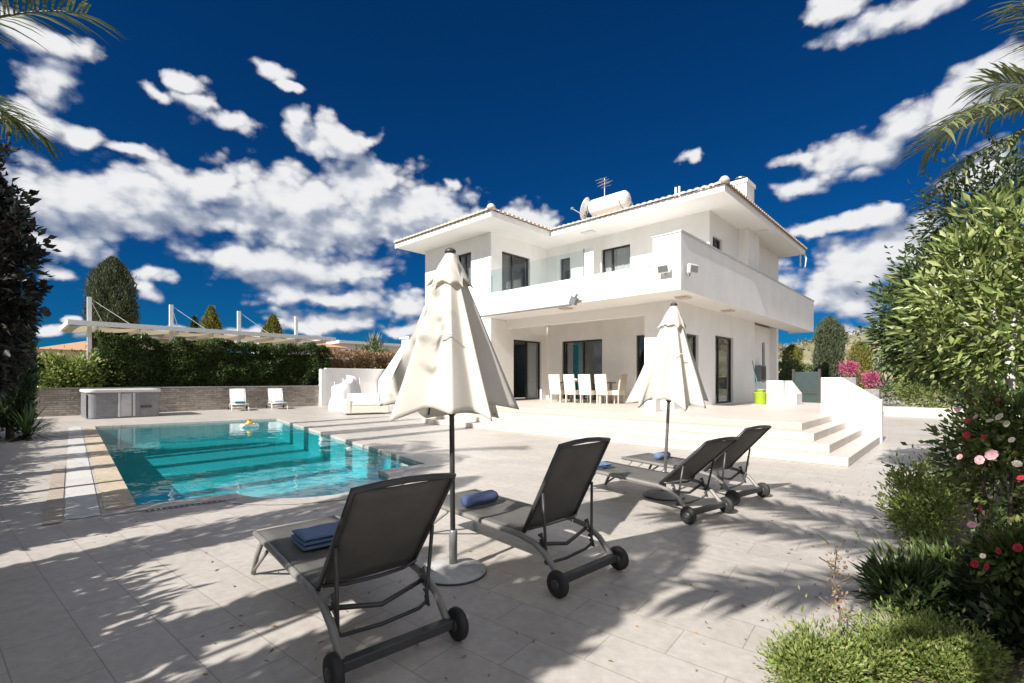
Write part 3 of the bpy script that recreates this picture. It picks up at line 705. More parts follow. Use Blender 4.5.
m = MB(); m.box(US-.25+.002, US-.0, 20.9, 21.6, 1.35, 2.0); m.build('case', 'grey_box', bxm, bevel=.02); m = MB(); m.box(US, US+.015, 20.97, 21.53, 1.42, 1.93); m.build('door', 'charcoal_metal', bxm)
# white masonry blocks and stair flank
m = MB(); m.prism_ax([(17.2, Z0), (17.2, 1.38), (18.3, 1.38), (18.3, Z0)], -4.68, -4.2, 'X'); m.prism_ax([(-4.2, Z0), (-4.2, 1.38), (-3.9, .95), (-3.9, Z0)], 17.55, 18.3, 'Y')
tag(m.build('low_wall', 'plaster'), 'low white wall block with a sloped side at the back of the terrace', 'wall')
m = MB(); m.prism_ax([(-2.46, .0), (-2.46, 1.46), (-2.06, 1.46), (-1.30, .93), (-1.30, .0)], 13.39, 13.62, 'Y'); fl = m.build('stair_flank_wall', 'plaster', bevel=.01); tag(fl, 'white flank wall with a sloping top at the end of the steps', 'wall')
gt = thing('garden_gate', (-3.4, 20, 0), 'dark green garden gate behind the low white walls', 'gate')
m = MB(); m.box(-4.5, -3.76, 20.0, 20.06, .1, 1.7); m.build('gate_leaf', 'gate_green', gt)
m = MB(); m.box(-4.58, -4.5, 19.97, 20.09, 0, 1.8); m.box(-3.76, -3.68, 19.97, 20.09, 0, 1.8); m.box(-4.5, -3.76, 19.975, 19.999, .9, .96); m.build('gate_frame', 'charcoal_metal', gt)

# ================================================================== POOL SIDE OBJECTS
def lounger_proto(angle, name='sun_lounger', metal='charcoal_metal', sling='sling', far='taupe_metal', L_=1.58, W=.64):
    """local: wheels at x=0 (head end), foot end towards +x; y across"""
    t = thing(name, (0, 0, 0), 'x', 'sun lounger')
    zs = .31; hx = .38
    for s in (-1, 1):
        y = s*W/2
        m = MB(); m.tube([(L_, y, zs), (1.0, y, zs-.005), (.42, y, zs-.01), (.26, y, zs-.03), (.14, y, zs-.09), (.06, y, zs-.17), (.0, y, .085)], .021, 8); m.build('side_rail', far if s < 9 else metal, t, True)
        m = MB(); yy = s*(W/2+.045); prof = [(.02, -.026), (.055, -.026), (.078, -.022), (.086, -.010), (.086, .010), (.078, .022), (.055, .026), (.02, .026)]
        m.lathe(prof, (0, yy, .087), 22, 'Y'); wh = m.build('wheel', 'rubber', t, True)
        m = MB(); m.lathe([(.012, -.030), (.034, -.029), (.034, .029), (.012, .030)], (0, yy, .087), 14, 'Y'); m.build('hub', 'charcoal_metal', wh, True)
        m = MB(); m.tube([(L_-.16, y*.97, zs-.01), (L_-.04, y*1.0, .16), (L_+.04, y*1.02, .012)], .018, 8); m.tube([(L_+.03, y*1.02, .03), (L_-.34, y*1.0, zs-.03)], .012, 6); m.build('leg', far, t, True)
    m = MB(); m.box(-.02, .035, -W/2-.01, W/2+.01, .075, .125); m.build('axle_bar', metal, t, bevel=.006)
    m = MB(); m.tube([(L_, -W/2, zs), (L_+.012, 0, zs), (L_, W/2, zs)], .021, 8); m.build('foot_bar', far, t, True)
    # seat sling
    m = MB(); nx, ny = 14, 8; vs = []
    for i in range(nx+1):
        for j in range(ny+1):
            x = hx+(L_-.01-hx)*i/nx; y = -W/2+.012+(W-.024)*j/ny
            vs.append((x, y, zs+.012-.018*math.sin(PI*j/ny)*math.sin(PI*i/nx)))
    m.add(vs, [(i*(ny+1)+j, (i+1)*(ny+1)+j, (i+1)*(ny+1)+j+1, i*(ny+1)+j+1) for i in range(nx) for j in range(ny)]); m.build('seat', sling, t, True, solid=.008)
    # backrest
    ca, sa = math.cos(R(angle)), math.sin(R(angle)); Lb = .73
    bp = lambda d, y, o=0: (hx-ca*d+sa*o*-1*-1*0+o*(-sa), y, zs+.01+sa*d-o*ca*1.0)
    m = MB(); vs = []
    for i in range(11):
        for j in range(ny+1):
            d = .02+(Lb-.03)*i/10; y = -W/2+.03+(W-.06)*j/ny; vs.append(bp(d, y, .02*math.sin(PI*j/ny)*(.3+.7*math.sin(PI*i/10))))
    m.add(vs, [(i*(ny+1)+j, (i+1)*(ny+1)+j, (i+1)*(ny+1)+j+1, i*(ny+1)+j+1) for i in range(10) for j in range(ny)]); bk_ = m.build('backrest', sling, t, True, solid=.008)
    m = MB(); yb = W/2-.02
    m.tube([bp(0, -yb), bp(Lb*.5, -yb), bp(Lb, -yb), bp(Lb+.015, -yb*.5), bp(Lb+.022, 0), bp(Lb+.015, yb*.5), bp(Lb, yb), bp(Lb*.5, yb), bp(0, yb)], .017, 8); m.build('back_frame', metal, bk_, True)
    # support: two struts from mid-back to notched racks, U bars
    a = .36
    m = MB(); m.tube([bp(a, -yb, .02), (hx-.20, -yb+.02, .17), (hx-.17, -yb+.05, .13), (hx-.16, 0, .11), (hx-.17, yb-.05, .13), (hx-.20, yb-.02, .17), bp(a, yb, .02)], .011, 7); m.build('support_bar', metal, t, True)
    m = MB(); m.tube([bp(.05, -yb, .02), bp(.08, -yb*.6, .06), bp(.12, 0, .09), bp(.08, yb*.6, .06), bp(.05, yb, .02)], .010, 6); m.build('brace_bar', metal, t, True)
    m = MB(); m.tube([(hx-.13, -W/2, zs-.04), (hx-.17, 0, zs-.09), (hx-.13, W/2, zs-.04)], .014, 7); m.build('cross_bar', metal, t, True)
    for s in (-1, 1):
        m = MB(); pl = [(hx-.225, .15), (hx-.16, .35)]
        for k in range(5, -1, -1): q = .16+.034*k; x = hx-.225+.012*k; pl += [(x+.012, q+.012), (x+.036, q+.004), (x+.034, q-.008)]
        m.prism_ax(pl, s*(yb-.015)-.006, s*(yb-.015)+.006, 'Y'); m.build('rack', metal, t)
    return t
surf('sling', (.115, .109, .10), (.09, .086, .08), .62, 6, spec=.45, bump=.25, bscale=500)
surf('sling_white', (.72, .71, .69), (.66, .65, .63), .7, 6)
def place(o, x, y, rz): o.location = (x, y, 0); o.rotation_euler.z = rz
LG = 'grey sun loungers in a row by the pool'
spots = [(-2.015, 1.34, 6, 53, 'dark grey sun lounger in front, nearest the camera, with a blue towel on its foot'),
         (-1.87, 2.77, 4, 62, 'dark grey sun lounger second in the row with a rolled navy towel'),
         (-1.87, 4.87, 11, 42, 'grey sun lounger third in the row, its backrest laid low beside the small umbrella'),
         (-1.80, 5.89, 11, 47, 'grey sun lounger farthest in the row, behind the small umbrella pole')]
lg = []
for x, y, rot, ang, lb in spots:
    o = lounger_proto(ang, W=.575, L_=1.63); place(o, x, y, PI-R(rot)); tag(o, lb, group=LG); lg.append((o, x, y, PI-R(rot)))
def on_lounger(i, lx, ly, lz):
    _, x, y, rz = lg[i]; return (x+lx*math.cos(rz)-ly*math.sin(rz), y+lx*math.sin(rz)+ly*math.cos(rz), lz)
def folded_towel(c, rz, mat, label, size=(.24, .30, .07), seed=1):
    m = MB(); n_ = 26
    r_ = random.Random(seed)
    for lay in range(3):
        nx, ny = 12, 16; vs = []; zb = c[2]+lay*size[2]/3
        for top in (0, 1):
            for i in range(nx+1):
                for j in range(ny+1):
                    u, v = i/nx*2-1, j/ny*2-1; ed = max(abs(u), abs(v)); sag = -.012*ed**6
                    px = u*size[0]/2*(1-.03*lay+.02*math.sin(v*5+lay)); py = v*size[1]/2*(1-.02*lay)
                    z = zb+(size[2]/3*.98 if top else .0)+(sag if top else -sag*.5)+.004*noise.noise(Vector((u*3+seed, v*3, lay)))
                    vs.append((c[0]+px*math.cos(rz)-py*math.sin(rz), c[1]+px*math.sin(rz)+py*math.cos(rz), z))
        k = (nx+1)*(ny+1); fs = []
        for i in range(nx):
            for j in range(ny):
                a = i*(ny+1)+j; fs += [(a, a+1, a+ny+2, a+ny+1), (k+a, k+a+ny+1, k+a+ny+2, k+a+1)]
        for i in range(nx): 
            a, b = i*(ny+1), (i+1)*(ny+1); fs += [(a, b, k+b, k+a), (a+ny, k+a+ny, k+b+ny, b+ny)]
        for j in range(ny):
            a = j; b = nx*(ny+1)+j; fs += [(a, k+a, k+a+1, a+1), (b, b+1, k+b+1, k+b)]
        m.add(vs, fs)
    return tag(m.build('folded_towel', mat, None, True), label, 'towel', 'towels on the grey loungers')
def rolled_towel(c, rz, mat, label, r=.06, ln=.34):
    m = MB(); vs = []; fs = []; nr, nl = 20, 14
    for i in range(nl+1):
        t = i/nl-.5; rr = r*(1-.25*(abs(t)*2)**10)
        for j in range(nr):
            th = 2*PI*j/nr; k = rr*(1+.05*noise.noise(Vector((math.cos(th)*2, math.sin(th)*2, t*9))))
            x, z = k*math.cos(th)*1.15, k*math.sin(th)*.92+r*.92; y = t*ln
            vs.append((c[0]+x*math.cos(rz)-y*math.sin(rz), c[1]+x*math.sin(rz)+y*math.cos(rz), c[2]+z))
    for i in range(nl):
        for j in range(nr): fs.append((i*nr+j, i*nr+(j+1) % nr, (i+1)*nr+(j+1) % nr, (i+1)*nr+j))
    fs += [tuple(range(nr-1, -1, -1)), tuple(range(nl*nr, nl*nr+nr))]
    m.add(vs, fs); return tag(m.build('rolled_towel', mat, None, True), label, 'towel', 'towels on the grey loungers')
ZT_ = .324
folded_towel(on_lounger(0, 1.10, -.02, ZT_), lg[0][3], 'blue_towel', 'folded light blue towel on the nearest lounger', (.27, .37, .085), seed=1)
rolled_towel(on_lounger(1, 1.15, .05, ZT_), lg[1][3], 'navy_towel', 'rolled navy blue towel on the second lounger')
folded_towel(on_lounger(2, 1.42, .12, ZT_), lg[2][3], 'blue_towel', 'blue towel draped over the foot of the third lounger', (.26, .34, .05), seed=5)
rolled_towel(on_lounger(3, 1.22, -.05, ZT_), lg[3][3], 'blue_towel', 'small blue towel on the farthest grey lounger', .05, .26)

def umbrella(c, lean, ztop, Rr, zb, label, seed, angs, pole='grey_metal'):
    t = thing('garden_umbrella', (c[0], c[1], 0), label, 'umbrella', 'closed cream garden umbrellas')
    ax = lambda z: Vector((c[0]+lean[0]*z/ztop, c[1]+lean[1]*z/ztop, z))
    r_ = random.Random(seed); NR = len(angs); angs = sorted(R(a % 360) for a in angs); an2 = angs+[angs[0]+2*PI]
    rib = [Rr*(.92+.12*r_.random()) for _ in range(NR)]; ribz = [zb+(.16*r_.random()-.04) for _ in range(NR)]
    def cloth(z0, zend_f, rf, nth, nt):
        vs = []
        for i in range(nt+1):
            tt = i/nt
            for j in range(nth):
                k = j/nth*NR; k0 = int(k) % NR; k1 = (k0+1) % NR; fr = k-int(k); th = an2[k0]+(an2[k0+1]-an2[k0])*fr; gap = min(1., (an2[k0+1]-an2[k0])/.75)
                ra = rib[k0]*(1-fr)+rib[k1]*fr; za = ribz[k0]*(1-fr)+ribz[k1]*fr
                tri = abs(2*fr-1); sh = 1-gap*(1-tri**1.6)*(1.+.35*math.sin(k0*1.7+seed))       # 1 on a rib, lower in the fold between ribs
                rr = rf(tt, ra, sh)+.022*tt*noise.noise(Vector((math.cos(th)*2.2, math.sin(th)*2.2, tt*2.5+seed)))
                z = z0+(zend_f(za, sh)-z0)*tt; a = ax(z)
                sw = .22*tt*(1-sh)*math.sin(k0*2.3+seed)              # folds lean to one side
                vs.append((a.x+rr*math.cos(th+sw), a.y+rr*math.sin(th+sw), z))
        return vs, [(i*nth+j, i*nth+(j+1) % nth, (i+1)*nth+(j+1) % nth, (i+1)*nth+j) for i in range(nt) for j in range(nth)]
    vs, fs = cloth(ztop-.10, lambda za, sh: za+.07*(1-sh), lambda tt, ra, sh: .06+(ra-.06)*tt*(.52+.48*sh), 168, 30)
    m = MB(); m.add(vs, fs); can = m.build('canopy', 'canvas', t, True, solid=.004)
    vs, fs = cloth(ztop-.02, lambda za, sh: ztop-.30+.05*(1-sh)+(za-zb)*.3, lambda tt, ra, sh: .03+(.128*(ra/Rr))*(tt**.85)*(.70+.30*sh)+.015*tt, 160, 12)
    m = MB(); m.add(vs, fs); m.build('vent_flap', 'canvas', can, True, solid=.004)
    m = MB(); a = ax(zb+.62); m.tube([(a.x+.30*math.cos(R(q)), a.y+.30*math.sin(R(q)), a.z+.01*math.sin(q)) for q in (-60, -52, -44, -38)], .006, 5); m.build('tie_strap', 'canvas', can)
    m = MB(); m.tube([ax(.03), ax(1.0), ax(ztop)], .019, 14); m.build('pole', pole, t, True)
    m = MB(); a = ax(ztop); m.lathe([(.040, -.012), (.042, .0), (.030, .016), (.012, .024)], (a.x, a.y, a.z), 16); m.build('finial', 'charcoal_metal', t, True)
    m = MB(); a = ax(zb+.10); m.lathe([(.022, -.05), (.035, -.03), (.05, .02), (.05, .05), (.022, .06)], (a.x, a.y, a.z), 14); m.build('runner', 'charcoal_metal', t, True)
    for k in range(NR):
        th = angs[k]; a = ax(ztop-.10); b = ax(ribz[k]+.03); m = MB()
        m.tube([(a.x+.02*math.cos(th), a.y+.02*math.sin(th), a.z-.02), (b.x+(rib[k]-.05)*math.cos(th), b.y+(rib[k]-.05)*math.sin(th), b.z)], .007, 5); m.build('rib', pole, t)
    m = MB(); m.lathe([(.235, .0), (.24, .012), (.235, .022), (.20, .040), (.10, .062), (.05, .066)], (c[0], c[1], 0), 40); b_ = m.build('base', 'concrete_base', t, True)
    m = MB(); m.lathe([(.241, .001), (.246, .004), (.246, .012), (.241, .014)], (c[0], c[1], 0), 40); m.build('base_rim', 'charcoal_metal', b_, True)
    m = MB(); m.lathe([(.03, .06), (.03, .30), (.026, .31)], (c[0], c[1], 0), 16); m.build('base_sleeve', 'grey_metal', b_, True)
    return t
umbrella((-2.70, 2.24), (-.02, -.01), 2.34, .52, 1.09, 'large closed cream umbrella between the two nearest loungers', 3, [44, -6, -40, -92, -138, 92, 165], 'charcoal_metal')
umbrella((-2.62, 5.45), (.09, .08), 2.31, .50, 1.08, 'closed cream umbrella standing farther back among the distant loungers', 8, [40, -4, -45, -84, -112, -140, 92, 165])

# white loungers against the stone wall
def wl(x, y, rz, lb):
    o = lounger_proto(62, 'white_lounger', 'white_metal', 'sling_white', 'white_metal', 1.45, .66); place(o, x, y, rz); return tag(o, lb, group='white loungers by the stone wall')
wl(-25.0, 7.55, R(-12), 'white sun lounger with a teal towel, left one of the two by the stone wall')
wl(-25.0, 9.25, R(-12), 'white sun lounger with a pale lilac towel, nearer the white fence')
def small_towel(x, y, mat, lb, rz):
    o = folded_towel((x, y, ZT_), rz, mat, lb, (.5, .4, .10), seed=int(abs(y*7))); o['group'] = 'towels on the white loungers'
small_towel(-24.15, 7.4, 'teal_towel', 'teal towel on the left white lounger', -.2)
small_towel(-24.15, 9.1, 'pale_towel', 'pale lilac towel on the right white lounger', -.2)

# hot tub
ht = thing('hot_tub', (-23.5, 2.9, 0), 'grey square hot tub with a closed padded cover by the stone wall', 'hot tub')
def rrect(x0, x1, y0, y1, r, n_=6):
    pts = []
    for cx, cy, a0 in ((x1-r, y1-r, 0), (x0+r, y1-r, 90), (x0+r, y0+r, 180), (x1-r, y0+r, 270)):
        for i in range(n_+1): a = R(a0+90*i/n_); pts.append((cx+r*math.cos(a), cy+r*math.sin(a)))
    return pts
TX0, TX1, TY0, TY1 = -24.55, -22.55, 1.98, 4.12
m = MB(); m.prism(rrect(TX0, TX1, TY0, TY1, .25), .02, .94); m.build('cabinet', 'tub_side', ht)
m = MB(); m.prism(rrect(TX0-.05, TX1+.05, TY0-.05, TY1+.05, .28), .94, 1.06); m.build('cover', 'tub_cover', ht, bevel=.03)
m = MB()
for z in np.arange(.1, .9, .1): m.box(TX1+.002, TX1+.012, TY0+.3, TY0+.75, z, z+.085)
m.build('side_slats', 'tub_side', ht); m = MB()
for z in np.arange(.1, .9, .1): m.box(TX1+.002, TX1+.012, TY1-.62, TY1-.3, z, z+.085)
m.build('side_slats', 'tub_side', ht)
m = MB(); m.box(TX1+.003, TX1+.03, TY0+.95, TY0+1.25, .06, .9); m.build('access_panel', 'tub_door', ht)
m = MB(); m.box(TX1+.003, TX1+.022, TY0+.86, TY0+.93, .05, .92); m.build('corner_trim', 'tub_cover', ht); m = MB(); m.box(TX1+.003, TX1+.022, TY0+1.29, TY0+1.36, .05, .92); m.build('corner_trim', 'tub_cover', ht)
m = MB(); m.box(TX1+.0125, TX1+.02, TY1-.62, TY1-.28, .35, .45); m.build('cover_strap', 'charcoal_metal', ht)
m = MB()
for k in range(14): 
    y = TY0+.02+.0*k; x = TX1-.2-.12*k; m.box(x, x+.1, TY0-.012, TY0-.002, .06, .9)
m.build('side_planks', 'tub_side', ht)
# pool ring float
pf = thing('pool_float', (-16.1, 5.2, -.06), 'white ring float with a yellow toy on it, drifting on the pool', 'pool float')
def torus(m, c, R0, r, n1=24, n2=10):
    vs = []; fs = []
    for i in range(n1):
        for j in range(n2):
            a, b = 2*PI*i/n1, 2*PI*j/n2; vs.append((c[0]+(R0+r*math.cos(b))*math.cos(a), c[1]+(R0+r*math.cos(b))*math.sin(a), c[2]+r*math.sin(b)))
    for i in range(n1):
        for j in range(n2): fs.append((i*n2+j, ((i+1) % n1)*n2+j, ((i+1) % n1)*n2+(j+1) % n2, i*n2+(j+1) % n2))
    m.add(vs, fs)
m = MB(); torus(m, (-16.1, 5.2, -.02), .20, .065); m.build('ring', 'white_metal', pf, True)
m = MB(); m.lathe([(.02, 0), (.09, .03), (.11, .09), (.07, .13), (.05, .15), (.06, .19), (.03, .23), (.01, .235)], (-16.1, 5.2, -.02), 14); m.build('toy', 'float_yellow', pf, True)
m = MB(); m.lathe([(.01, 0), (.025, .01), (.01, .06)], (-16.04, 5.14, .16), 8); m.build('beak', 'terracotta', pf, True)
# white lounge furniture
def sofa(x, y, rz, w_, lb):
    t = thing('outdoor_sofa', (0, 0, 0), lb, 'sofa', 'white wicker sofas by the garden wall')
    m = MB(); m.box(-w_/2, w_/2, -.42, .42, .06, .36); m.build('base', 'wicker_white', t, bevel=.03)
    for s in (-1, 1): m = MB(); m.box(s*w_/2-.12, s*w_/2+.12, -.44, .44, .05, .62); m.build('armrest', 'wicker_white', t, bevel=.04)
    m = MB(); m.obox((0, .38, .56), (w_-.2, .14, .56), Matrix.Rotation(R(-8), 3, 'X')); m.build('backrest', 'wicker_white', t, bevel=.04)
    m = MB(); m.box(-w_/2+.13, w_/2-.13, -.43, .30, .362, .49); m.build('seat_cushion', 'cushion_white', t, bevel=.04)
    m = MB(); m.obox((0, .24, .66), (w_-.3, .16, .38), Matrix.Rotation(R(-14), 3, 'X')); m.build('back_cushion', 'cushion_white', t, bevel=.05)
    t.location = (x, y, 0); t.rotation_euler.z = rz; return t
sofa(-17.9, 10.2, R(70), 1.5, 'white wicker sofa with white cushions left of the big umbrella')
sofa(-14.6, 12.4, R(10), 1.7, 'white low sofa half hidden behind the big umbrella')
rng = np.random.default_rng(4)
m = MB(); vs = []; fs = []; nn_, mm_ = 64, 24
for i in range(mm_+1):
    t = i/mm_
    for j in range(nn_):
        th = 2*PI*j/nn_; r_ = .62*(1-.30*t**2) if t < .8 else .62*.81*math.sqrt(max(0, 1-((t-.8)/.2)**2))+.01
        r_ *= 1+.16*math.cos(3*th+1.2)+.10*(1-t)*math.sin(9*th+3*t)+.14*noise.noise(Vector((math.cos(th)*2, math.sin(th)*2, t*3)))
        vs.append((-20.9+r_*math.cos(th)*.8, 10.9+r_*math.sin(th)*1.1, 1.38*t**.85*(1+.16*math.cos(th-1.)*t)+.10*t*noise.noise(Vector((math.cos(th)*2.5, math.sin(th)*2.5, 5)))))
for i in range(mm_):
    for j in range(nn_): fs.append((i*nn_+j, i*nn_+(j+1) % nn_, (i+1)*nn_+(j+1) % nn_, (i+1)*nn_+j))
fs.append(tuple(range(mm_*nn_, mm_*nn_+nn_))); m.add(vs, fs)
tag(m.build('covered_furniture', 'cushion_white', None, True), 'heap of garden furniture under a rumpled white dust sheet', 'covered furniture')

# ================================================================== BOUNDARY
m = MB(); m.box(-25.85, -25.5, -1.5, 12.0, 0, 1.06); sw = thing('stone_wall', (-25.7, 5, 0), 'low garden wall clad in rough brown stone behind the pool', 'wall')
m.build('stonework', 'stone_cladding', sw); m = MB(); m.box(-25.9, -25.46, -1.5, 12.0, 1.06, 1.10); m.build('wall_cap', 'concrete_base', sw)
brickmat('fence_boards', (.70, .70, .72), (.66, .66, .68), (.55, .55, .57), 3., .2, .004, 0, rough=.6, bump=.1, stain=.05, plane='YZ')
ff = thing('white_fence', (-25.2, 14, 0), 'plain white garden wall between the stone wall and the barbecue', 'wall')
m = MB(); m.box(-25.5, -25.3, 12.02, 24., 0, 2.0); m.build('wall_panel', 'plaster', ff); m = MB(); m.box(-25.55, -25.25, 12.0, 24., 2.0, 2.06); m.build('wall_cap', 'plaster', ff)
m = MB(); m.box(-25.52, -25.22, 11.72, 12.01, 0, 2.0); m.build('wall_post', 'plaster', ff)
# curtain-like streaks: slim white garden canes leaning on the wall
for k in range(4):
    m = MB(); y = 12.35+.5*k; m.tube([(-25.0, y, 0), (-25.2, y+.12, 1.3+.2*(k % 2))], .025); tag(m.build('white_cane', 'white_metal'), 'slim white pole leaning on the white garden wall', 'pole', 'white poles leaning on the garden wall')
bq = thing('barbecue_chimney', (-24.4, 16.4, 0), 'white masonry barbecue with a tapering chimney behind the big umbrella', 'barbecue')
m = MB(); a0 = [(-25.2, 15.2), (-23.6, 15.2), (-23.6, 18.2), (-25.2, 18.2)]; a1 = [(-24.9, 16.6), (-24.1, 16.6), (-24.1, 17.5), (-24.9, 17.5)]
m.add([(x, y, 0) for x, y in a0]+[(x, y, 1.4) for x, y in a0]+[(x, y, 3.5) for x, y in a1]+[(x, y, 3.9) for x, y in a1],
      [(4*k+i, 4*k+(i+1) % 4, 4*k+4+(i+1) % 4, 4*k+4+i) for k in range(3) for i in range(4)]+[(12, 13, 14, 15)]); m.build('body', 'plaster', bq)
m = MB(); m.box(-25.0, -24.0, 16.5, 17.6, 3.9, 4.0); m.build('cap', 'plaster', bq)
m = MB()
for y in (16.65, 17.1): m.box(-24.098, -24.07, y, y+.33, 3.6, 3.82)
m.build('flue_opening', 'charcoal_metal', bq)
# carport canopy
cpn = thing('carport_canopy', (-30, 8, 0), 'white flat carport canopy with cream shade cloth and mast posts beyond the hedge', 'canopy')
m = MB(); m.box(-29.05, -28.95, 1.9, 14.4, 3.88, 4.10); m.box(-33.5, -33.4, 1.9, 14.4, 3.88, 4.1); m.box(-33.4, -29.05, 1.9, 2.0, 3.88, 4.1); m.box(-33.4, -29.05, 14.3, 14.4, 3.88, 4.1); m.build('edge_beam', 'white_metal', cpn)
for k in range(8):
    y = 2.9+1.55*k; m = MB(); m.box(-33.4, -29.05, y, y+.07, 3.72, 3.9); m.build('rafter', 'white_metal', cpn)
m = MB(); nx, ny = 10, 80; vs = []
for i in range(nx+1):
    for j in range(ny+1):
        y = 2.0+12.3*j/ny; ph = (y-2.9)/1.55; vs.append((-33.4+4.4*i/nx, y, 3.93-.10*abs(math.sin(PI*ph))*(1-.2*math.sin(PI*i/nx))))
m.add(vs, [(i*(ny+1)+j, (i+1)*(ny+1)+j, (i+1)*(ny+1)+j+1, i*(ny+1)+j+1) for i in range(nx) for j in range(ny)]); m.build('shade_cloth', 'cream_sail', cpn, True)
for k in range(4):
    y = 2.67+3.14*k; m = MB(); m.box(-29.45, -29.29, y-.08, y+.08, -.1, 5.24); po = m.build('post', 'white_metal', cpn)
    m = MB(); m.tube([(-29.37, y, 5.2), (-31.5, y+.8, 4.05)], .012, 5); m.tube([(-29.37, y, 5.2), (-29.0, y+1.4, 4.1)], .012, 5); m.build('stay_cable', 'white_metal', po)
# hedge
def hedge(name, x0, x1, y0, y1, z0, z1, mat, label, n_, leaf, seed, parent_thing=None, wob=.25, cat='hedge'):
    rng = np.random.default_rng(seed); t = thing(name, ((x0+x1)/2, (y0+y1)/2, z0), label, cat)
    P = np.empty((n_, 3)); P[:, 1] = y0+(y1-y0)*rng.random(n_)
    side = rng.random(n_); P[:, 2] = z0+(z1-z0)*rng.random(n_); dep = rng.random(n_)**2*.35
    bump = np.array([wob*(noise.noise(Vector((y*.8, z*.9, seed)))+.5*noise.noise(Vector((y*2.3, z*2.5, seed+3)))) for y, z in P[:, 1:]])
    P[:, 0] = x1-dep+bump
    D = np.stack([np.ones(n_)*.9, rng.normal(size=n_)*.5, .3+rng.normal(size=n_)*.5], 1)
    tp = side < .32
    topb = np.array([wob*1.1*(noise.noise(Vector((y*.9, 7, seed)))+.6*noise.noise(Vector((y*3, 9, seed)))) for y in P[:, 1]])
    P[tp, 2] = z1-dep[tp]*.6; P[tp, 0] = x0+(x1-x0)*rng.random(tp.sum()); D[tp] = np.stack([rng.normal(size=tp.sum())*.5, rng.normal(size=tp.sum())*.5, np.ones(tp.sum())], 1)
    P[:, 2] += topb*((P[:, 2]-z0)/(z1-z0))
    leaves('foliage', mat, P, D, leaf*(.6+.8*rng.random(n_)), leaf*.5, t, rng)
    m = MB(); m.box(x0+.1, x1-.38, y0+.1, y1-.1, z0, z1-.4); m.build('inner_foliage', mat, t)
    return t
hedge('garden_hedge', -27.2, -25.75, 2.6, 12.5, .95, 3.15, 'leaf_hedge', 'long dark green clipped hedge on top of the stone wall', 30000, .13, 5, wob=.42)
rng = np.random.default_rng(9)
t = thing('leafy_shrub', (-26.1, 1.8, 1), 'lighter green leafy shrub at the left end of the hedge', 'shrub')
P, D = crown(rng, (-26.1, 1.9, 1.6), (.8, 1.5, .75), 160, 40, .13); leaves('foliage', 'leaf_lime', P, D, .17, .085, t, rng)
m = MB(); limbs(m, rng, (-26.1, 1.9, .9), (-26.1, 1.9, 1.6), (.8, 1.4, .7), 9, .03); m.build('stems', 'bark', t)
# beyond the wall
cypress('cypress_tree', (-33.0, 3.95, -.1), .98, 7.9, 'leaf_cypress', 'tall broad grey green cypress behind the carport canopy', n=26000, leaf=(.22, .05), seed=11, top=.74)
cypress('small_cypress', (-39, 10.1, -.1), .85, 6.6, 'leaf_gold', 'golden green small cypress behind the canopy, the one beside a darker thin cypress', n=7000, leaf=(.25, .07), seed=12, top=.4)
cypress('small_cypress', (-40, 9.3, -.1), .42, 5.9, 'leaf_dark', 'dark thin small cypress behind the canopy', n=3500, leaf=(.25, .07), seed=13, top=.3)
cypress('small_cypress', (-39, 14.3, -.1), .95, 6.4, 'leaf_gold', 'golden green rounded small cypress behind the right half of the canopy', n=8000, leaf=(.25, .07), seed=14, top=.45)
cypress('thin_cypress', (-34, 19.4, -.1), .28, 4.0, 'leaf_mid', 'thin dark cypress in front of the far white house', n=2500, leaf=(.2, .05), seed=15, top=.3, group='thin cypresses by the far house')
cypress('thin_cypress', (-33, 22.6, -.1), .28, 4.3, 'leaf_mid', 'thin cypress right beside the spiky palm', n=2500, leaf=(.2, .05), seed=16, top=.3, group='thin cypresses by the far house')
def far_house(name, x0, x1, y0, y1, z1, wallm, roofm, label, wins, flat=True):
    t = thing(name, ((x0+x1)/2, (y0+y1)/2, 0), label, 'house')
    m = MB(); m.box(x0, x1, y0, y1, -.1, z1); m.build('wall', wallm, t)
    m = MB()
    if flat: m.box(x0-.5, x1+.5, y0-.5, y1+.5, z1, z1+.3)
    else:
        hip(m, x0-.5, x1+.5, y0-.5, y1+.5, z1, 16, 'X' if (x1-x0) > (y1-y0) else 'Y'); m.add([(x0-.5, y0-.5, z1), (x1+.5, y0-.5, z1), (x1+.5, y1+.5, z1), (x0-.5, y1+.5, z1)], [(0, 1, 2, 3)])
    m.build('roof', roofm, t)
    for y, z, ww, hh_ in wins:
        m = MB(); m.box(x1-.05, x1+.03, y, y+ww, z, z+hh_); m.build('window', 'dark_frame', t)
    return t
far_house('tiled_house', -62, -54, 2, 10, 3.9, 'house_cream', 'far_tile', 'distant cream house with an orange tiled roof at the left', [(4, 1.6, 1.2, 1.2)], False)
far_house('cream_house', -46, -40, 5.9, 10, 4.2, 'house_cream', 'house_cream', 'distant cream house glimpsed under the carport canopy', [(9.0, 2.2, .6, 1.2), (7, 2.2, .8, 1.2)])
far_house('flat_roofed_house', -55, -47, 24, 32, 5.2, 'house_white', 'house_white', 'distant white flat roofed house with a dark window', [(27.5, 3.1, 1.0, 1.4)])
far_house('red_roofed_house', -52, -45, 17, 23, 4.6, 'house_white', 'far_tile', 'distant white house with a reddish roof at the end of the hedge', [(19, 2.5, 1, 1.2)], False)
hedge('oleander_hedge', -28.5, -26.0, 12.6, 18.5, .5, 3.0, 'leaf_dry', 'reddish dry flowering hedge behind the white garden wall', 7000, .16, 21, wob=.5)
rng = np.random.default_rng(31); t = thing('round_bush', (-29, 16.5, 0), 'fresh green round bush below the spiky palm', 'shrub')
